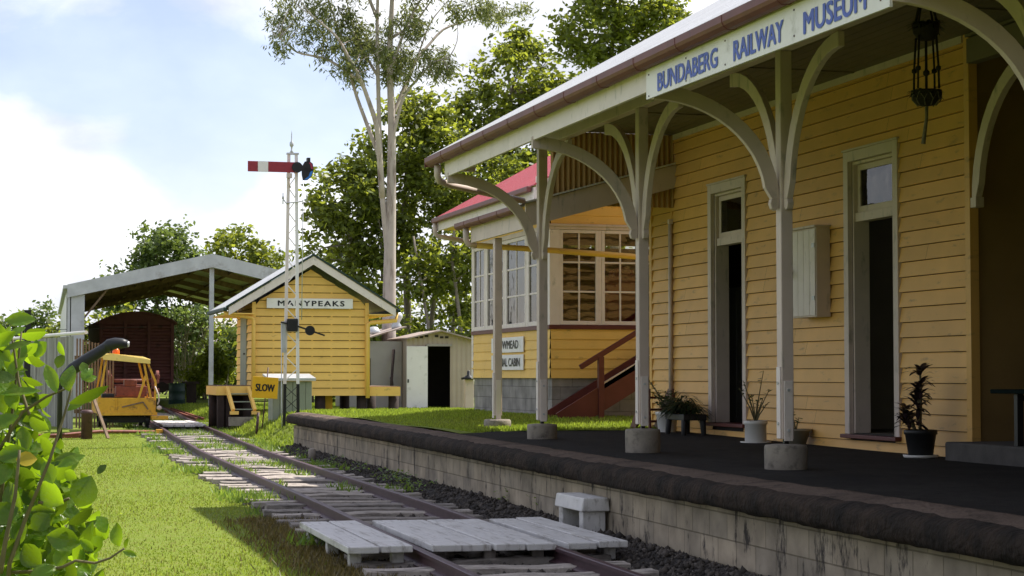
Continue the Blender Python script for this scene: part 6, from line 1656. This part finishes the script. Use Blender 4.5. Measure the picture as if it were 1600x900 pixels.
# ------------------------------------------------------------------ foreground shrub
A0 = Vector((0, 0, 1.57))
CR = Vector((math.cos(R(-15.556)), math.sin(R(-15.556)), 0)); _p = R(2.5956)
CF = Vector((-math.sin(R(-15.556)) * math.cos(_p), math.cos(R(-15.556)) * math.cos(_p), math.sin(_p))); CU = CR.cross(CF)
BX = A0 + CF * 4.1       # the shrub's own frame: metres across / up / away from a point 4 m off
def B(x, y, dz=0.0): return BX + (CR * (x - 800) + CU * (450 - y)) * (4.1 / 3000) + CF * dz
def shrub():
    t = thing('hibiscus_shrub', 'leafy bright green shrub with large oval leaves close in the lower left', 'shrub', (B(20, 900).x, B(20, 900).y, 0))
    mb = MB()
    def stem(pts, r0, r1):
        P = [B(*p) for p in pts]; fine = []
        for i in range(len(P) - 1):
            for k in range(4): fine.append(P[i].lerp(P[i + 1], k / 4))
        fine.append(P[-1]); n = len(fine); mb.tube(fine, [r0 + (r1 - r0) * i / (n - 1) for i in range(n)], 7)
        return fine
    base = B(-10, 900, .1); base.z = 0
    mb.tube([base, B(-10, 1300, .05), B(0, 960, .05)], [.012, .008, .006], 8)
    stem([(0, 960, .05), (15, 880, 0), (40, 810, 0), (60, 770, -.02), (82, 715, -.02), (100, 650, 0), (112, 605, 0)], .0055, .0022)
    stem([(60, 785, 0), (85, 790, .02), (105, 780, .02)], .004, .003)
    stem([(5, 900, .05), (60, 895, .02), (98, 886, 0), (118, 876, 0), (148, 880, 0), (172, 872, 0), (194, 857, 0)], .0042, .0022)
    stem([(-20, 720, .05), (30, 645, .03), (70, 620, .02), (100, 608, .02)], .0045, .002)
    stem([(-20, 800, .1), (0, 650, .1), (15, 520, .1)], .0045, .002)
    stem([(40, 650, .03), (20, 600, .05), (8, 520, .05)], .004, .002)
    stem([(10, 890, -.05), (20, 840, -.06), (35, 770, -.06), (40, 700, -.05)], .006, .003)
    mb.build('stem', M['stem'], t)
    V = []; F = []; V2 = []; F2 = []
    def leaf(x, y, L, w, ang, dz=0.0, tilt=0.0, roll=0.0, yellow=False):
        k = 4.1 / 3000
        a = R(ang); d = (CR * math.cos(a) + CU * math.sin(a)) * math.cos(tilt) + CF * math.sin(tilt)
        side = (-CR * math.sin(a) + CU * math.cos(a)); nrm = -CF * math.cos(roll) + side * math.sin(roll)
        p = B(x, y, dz) - d * L * k * .5
        oval_leaf(V2 if yellow else V, F2 if yellow else F, p, d, nrm, L * k, w * k, random.uniform(.15, .55), random.uniform(.1, .9))
    for a in [(22, 500, 48, 24, 5, .05, .2, .3), (4, 530, 44, 24, 15, .0, .2, -.5), (92, 545, 26, 13, 120, .02, .2, .4), (84, 566, 24, 18, 70, .06, .1, .2), (80, 591, 50, 22, 112, 0, .15, -.35), (106, 590, 44, 29, 98, 0, .2, .25),
              (132, 584, 26, 18, 60, .02, .3, .2), (126, 575, 22, 15, 110, .03, .2, -.2), (138, 592, 20, 12, 20, .02, .2, .1), (46, 597, 38, 15, 165, .02, .1, .6), (143, 619, 66, 20, 18, -.02, .2, -.5), (118, 630, 40, 16, 40, .02, .2, .3),
              (60, 660, 42, 27, 148, 0, .2, .2), (32, 612, 66, 16, 8, 0, .1, .7), (20, 540, 44, 14, 20, .04, .1, .6), (105, 714, 42, 16, 12, 0, .1, .5), (114, 718, 46, 17, 27, -.02, .2, .3), (76, 738, 38, 26, 112, 0, .1, -.2),
              (102, 746, 24, 20, 150, .05, .2, .1), (78, 772, 54, 40, 146, 0, .1, .15), (132, 768, 52, 44, 68, 0, .05, -.1), (159, 733, 20, 13, 50, 0, .2, .4), (60, 817, 36, 33, 40, .02, .1, .1), (122, 812, 46, 24, 22, .03, .3, -.7),
              (99, 843, 52, 38, -14, 0, .1, .2), (50, 868, 46, 38, 130, 0, .1, .1), (136, 852, 30, 15, -42, 0, .2, .3), (181, 836, 38, 24, 110, 0, .1, .25), (197, 848, 16, 9, 80, 0, .1, .5), (203, 865, 23, 11, -18, 0, .1, .4),
              (92, 872, 34, 26, 80, .02, .2, .2), (150, 868, 12, 8, 80, .0, .1, .3), (18, 777, 58, 34, 125, 0, .2, .2), (34, 750, 50, 30, -50, .03, .2, .3), (10, 800, 46, 36, 20, -.02, .2, .1), (28, 832, 40, 30, 90, .02, .1, .2),
              (12, 860, 50, 30, 40, 0, .1, -.3), (70, 890, 44, 26, 30, -.02, .2, .4), (108, 893, 34, 20, 120, .02, .2, .2), (16, 712, 52, 30, 10, .02, .2, .3), (4, 740, 46, 30, 60, .0, .2, .2), (26, 690, 44, 26, 100, .06, .2, -.3),
              (6, 660, 50, 26, 30, .0, .2, .5), (8, 620, 48, 28, 110, .05, .2, .2), (14, 575, 44, 22, 60, .05, .2, .5), (40, 568, 36, 18, 170, .08, .2, .4), (4, 590, 40, 24, 0, .0, .1, .6), (58, 700, 36, 22, 150, .08, .2, .3), (34, 655, 30, 16, 30, .08, .2, -.5)]:
        leaf(*a)
    for _ in range(760):
        y = 520 + 440 * random.random() ** .75
        lim = -8 + 82 * smooth(640, 770, y) + 40 * smooth(790, 870, y)
        x = random.uniform(-120, lim) if random.random() < .75 else random.uniform(-30, lim * .7)
        leaf(x, y, random.uniform(26, 50), random.uniform(14, 28), random.gauss(70, 75), random.uniform(.03, .42), random.uniform(-.6, .7), random.uniform(-1.2, 1.2))
    leaf(45, 716, 32, 24, 5, -.02, .2, .3, True)
    leaves_obj('leaves', V, F, M['leaf_shrub'], t); leaves_obj('yellowed_leaf', V2, F2, M['leaf_yellow'], t)
shrub()
def small_hedge():
    """fine-leaved shrub behind the big-leaved one"""
    t = thing('hedge_shrub', 'fine-leaved yellow-green shrub behind the big oval leaves at the lawn edge', 'shrub', (.2, 8.2, 0))
    mb = MB(); V = []; F = []
    b = Vector((-.15, 8.2, 0))
    for k in range(85):
        e = Vector((random.uniform(-.5, .48), 8.2 + random.uniform(-.5, .5), random.uniform(.7, 1.42)))
        if e.x > .1: e.z = random.uniform(.6, 1.36 - e.x * .55)
        p = limb(mb, (b.x + random.uniform(-.3, .15), b.y, 0), e, .007, .002, .1, 6, 5)
        for _ in range(34):
            q = random.choice(p[2:]) + Vector((random.gauss(0, .035), random.gauss(0, .035), random.gauss(0, .035))); a = random.uniform(0, 6.28)
            oval_leaf(V, F, q, (math.cos(a), math.sin(a), random.uniform(-.2, .9)), (random.uniform(-.6, .6), random.uniform(-.6, .6), 1), random.uniform(.022, .042), .018)
    mb.build('stem', M['stem'], t); leaves_obj('leaves', V, F, M['leaf_small'], t)
small_hedge()
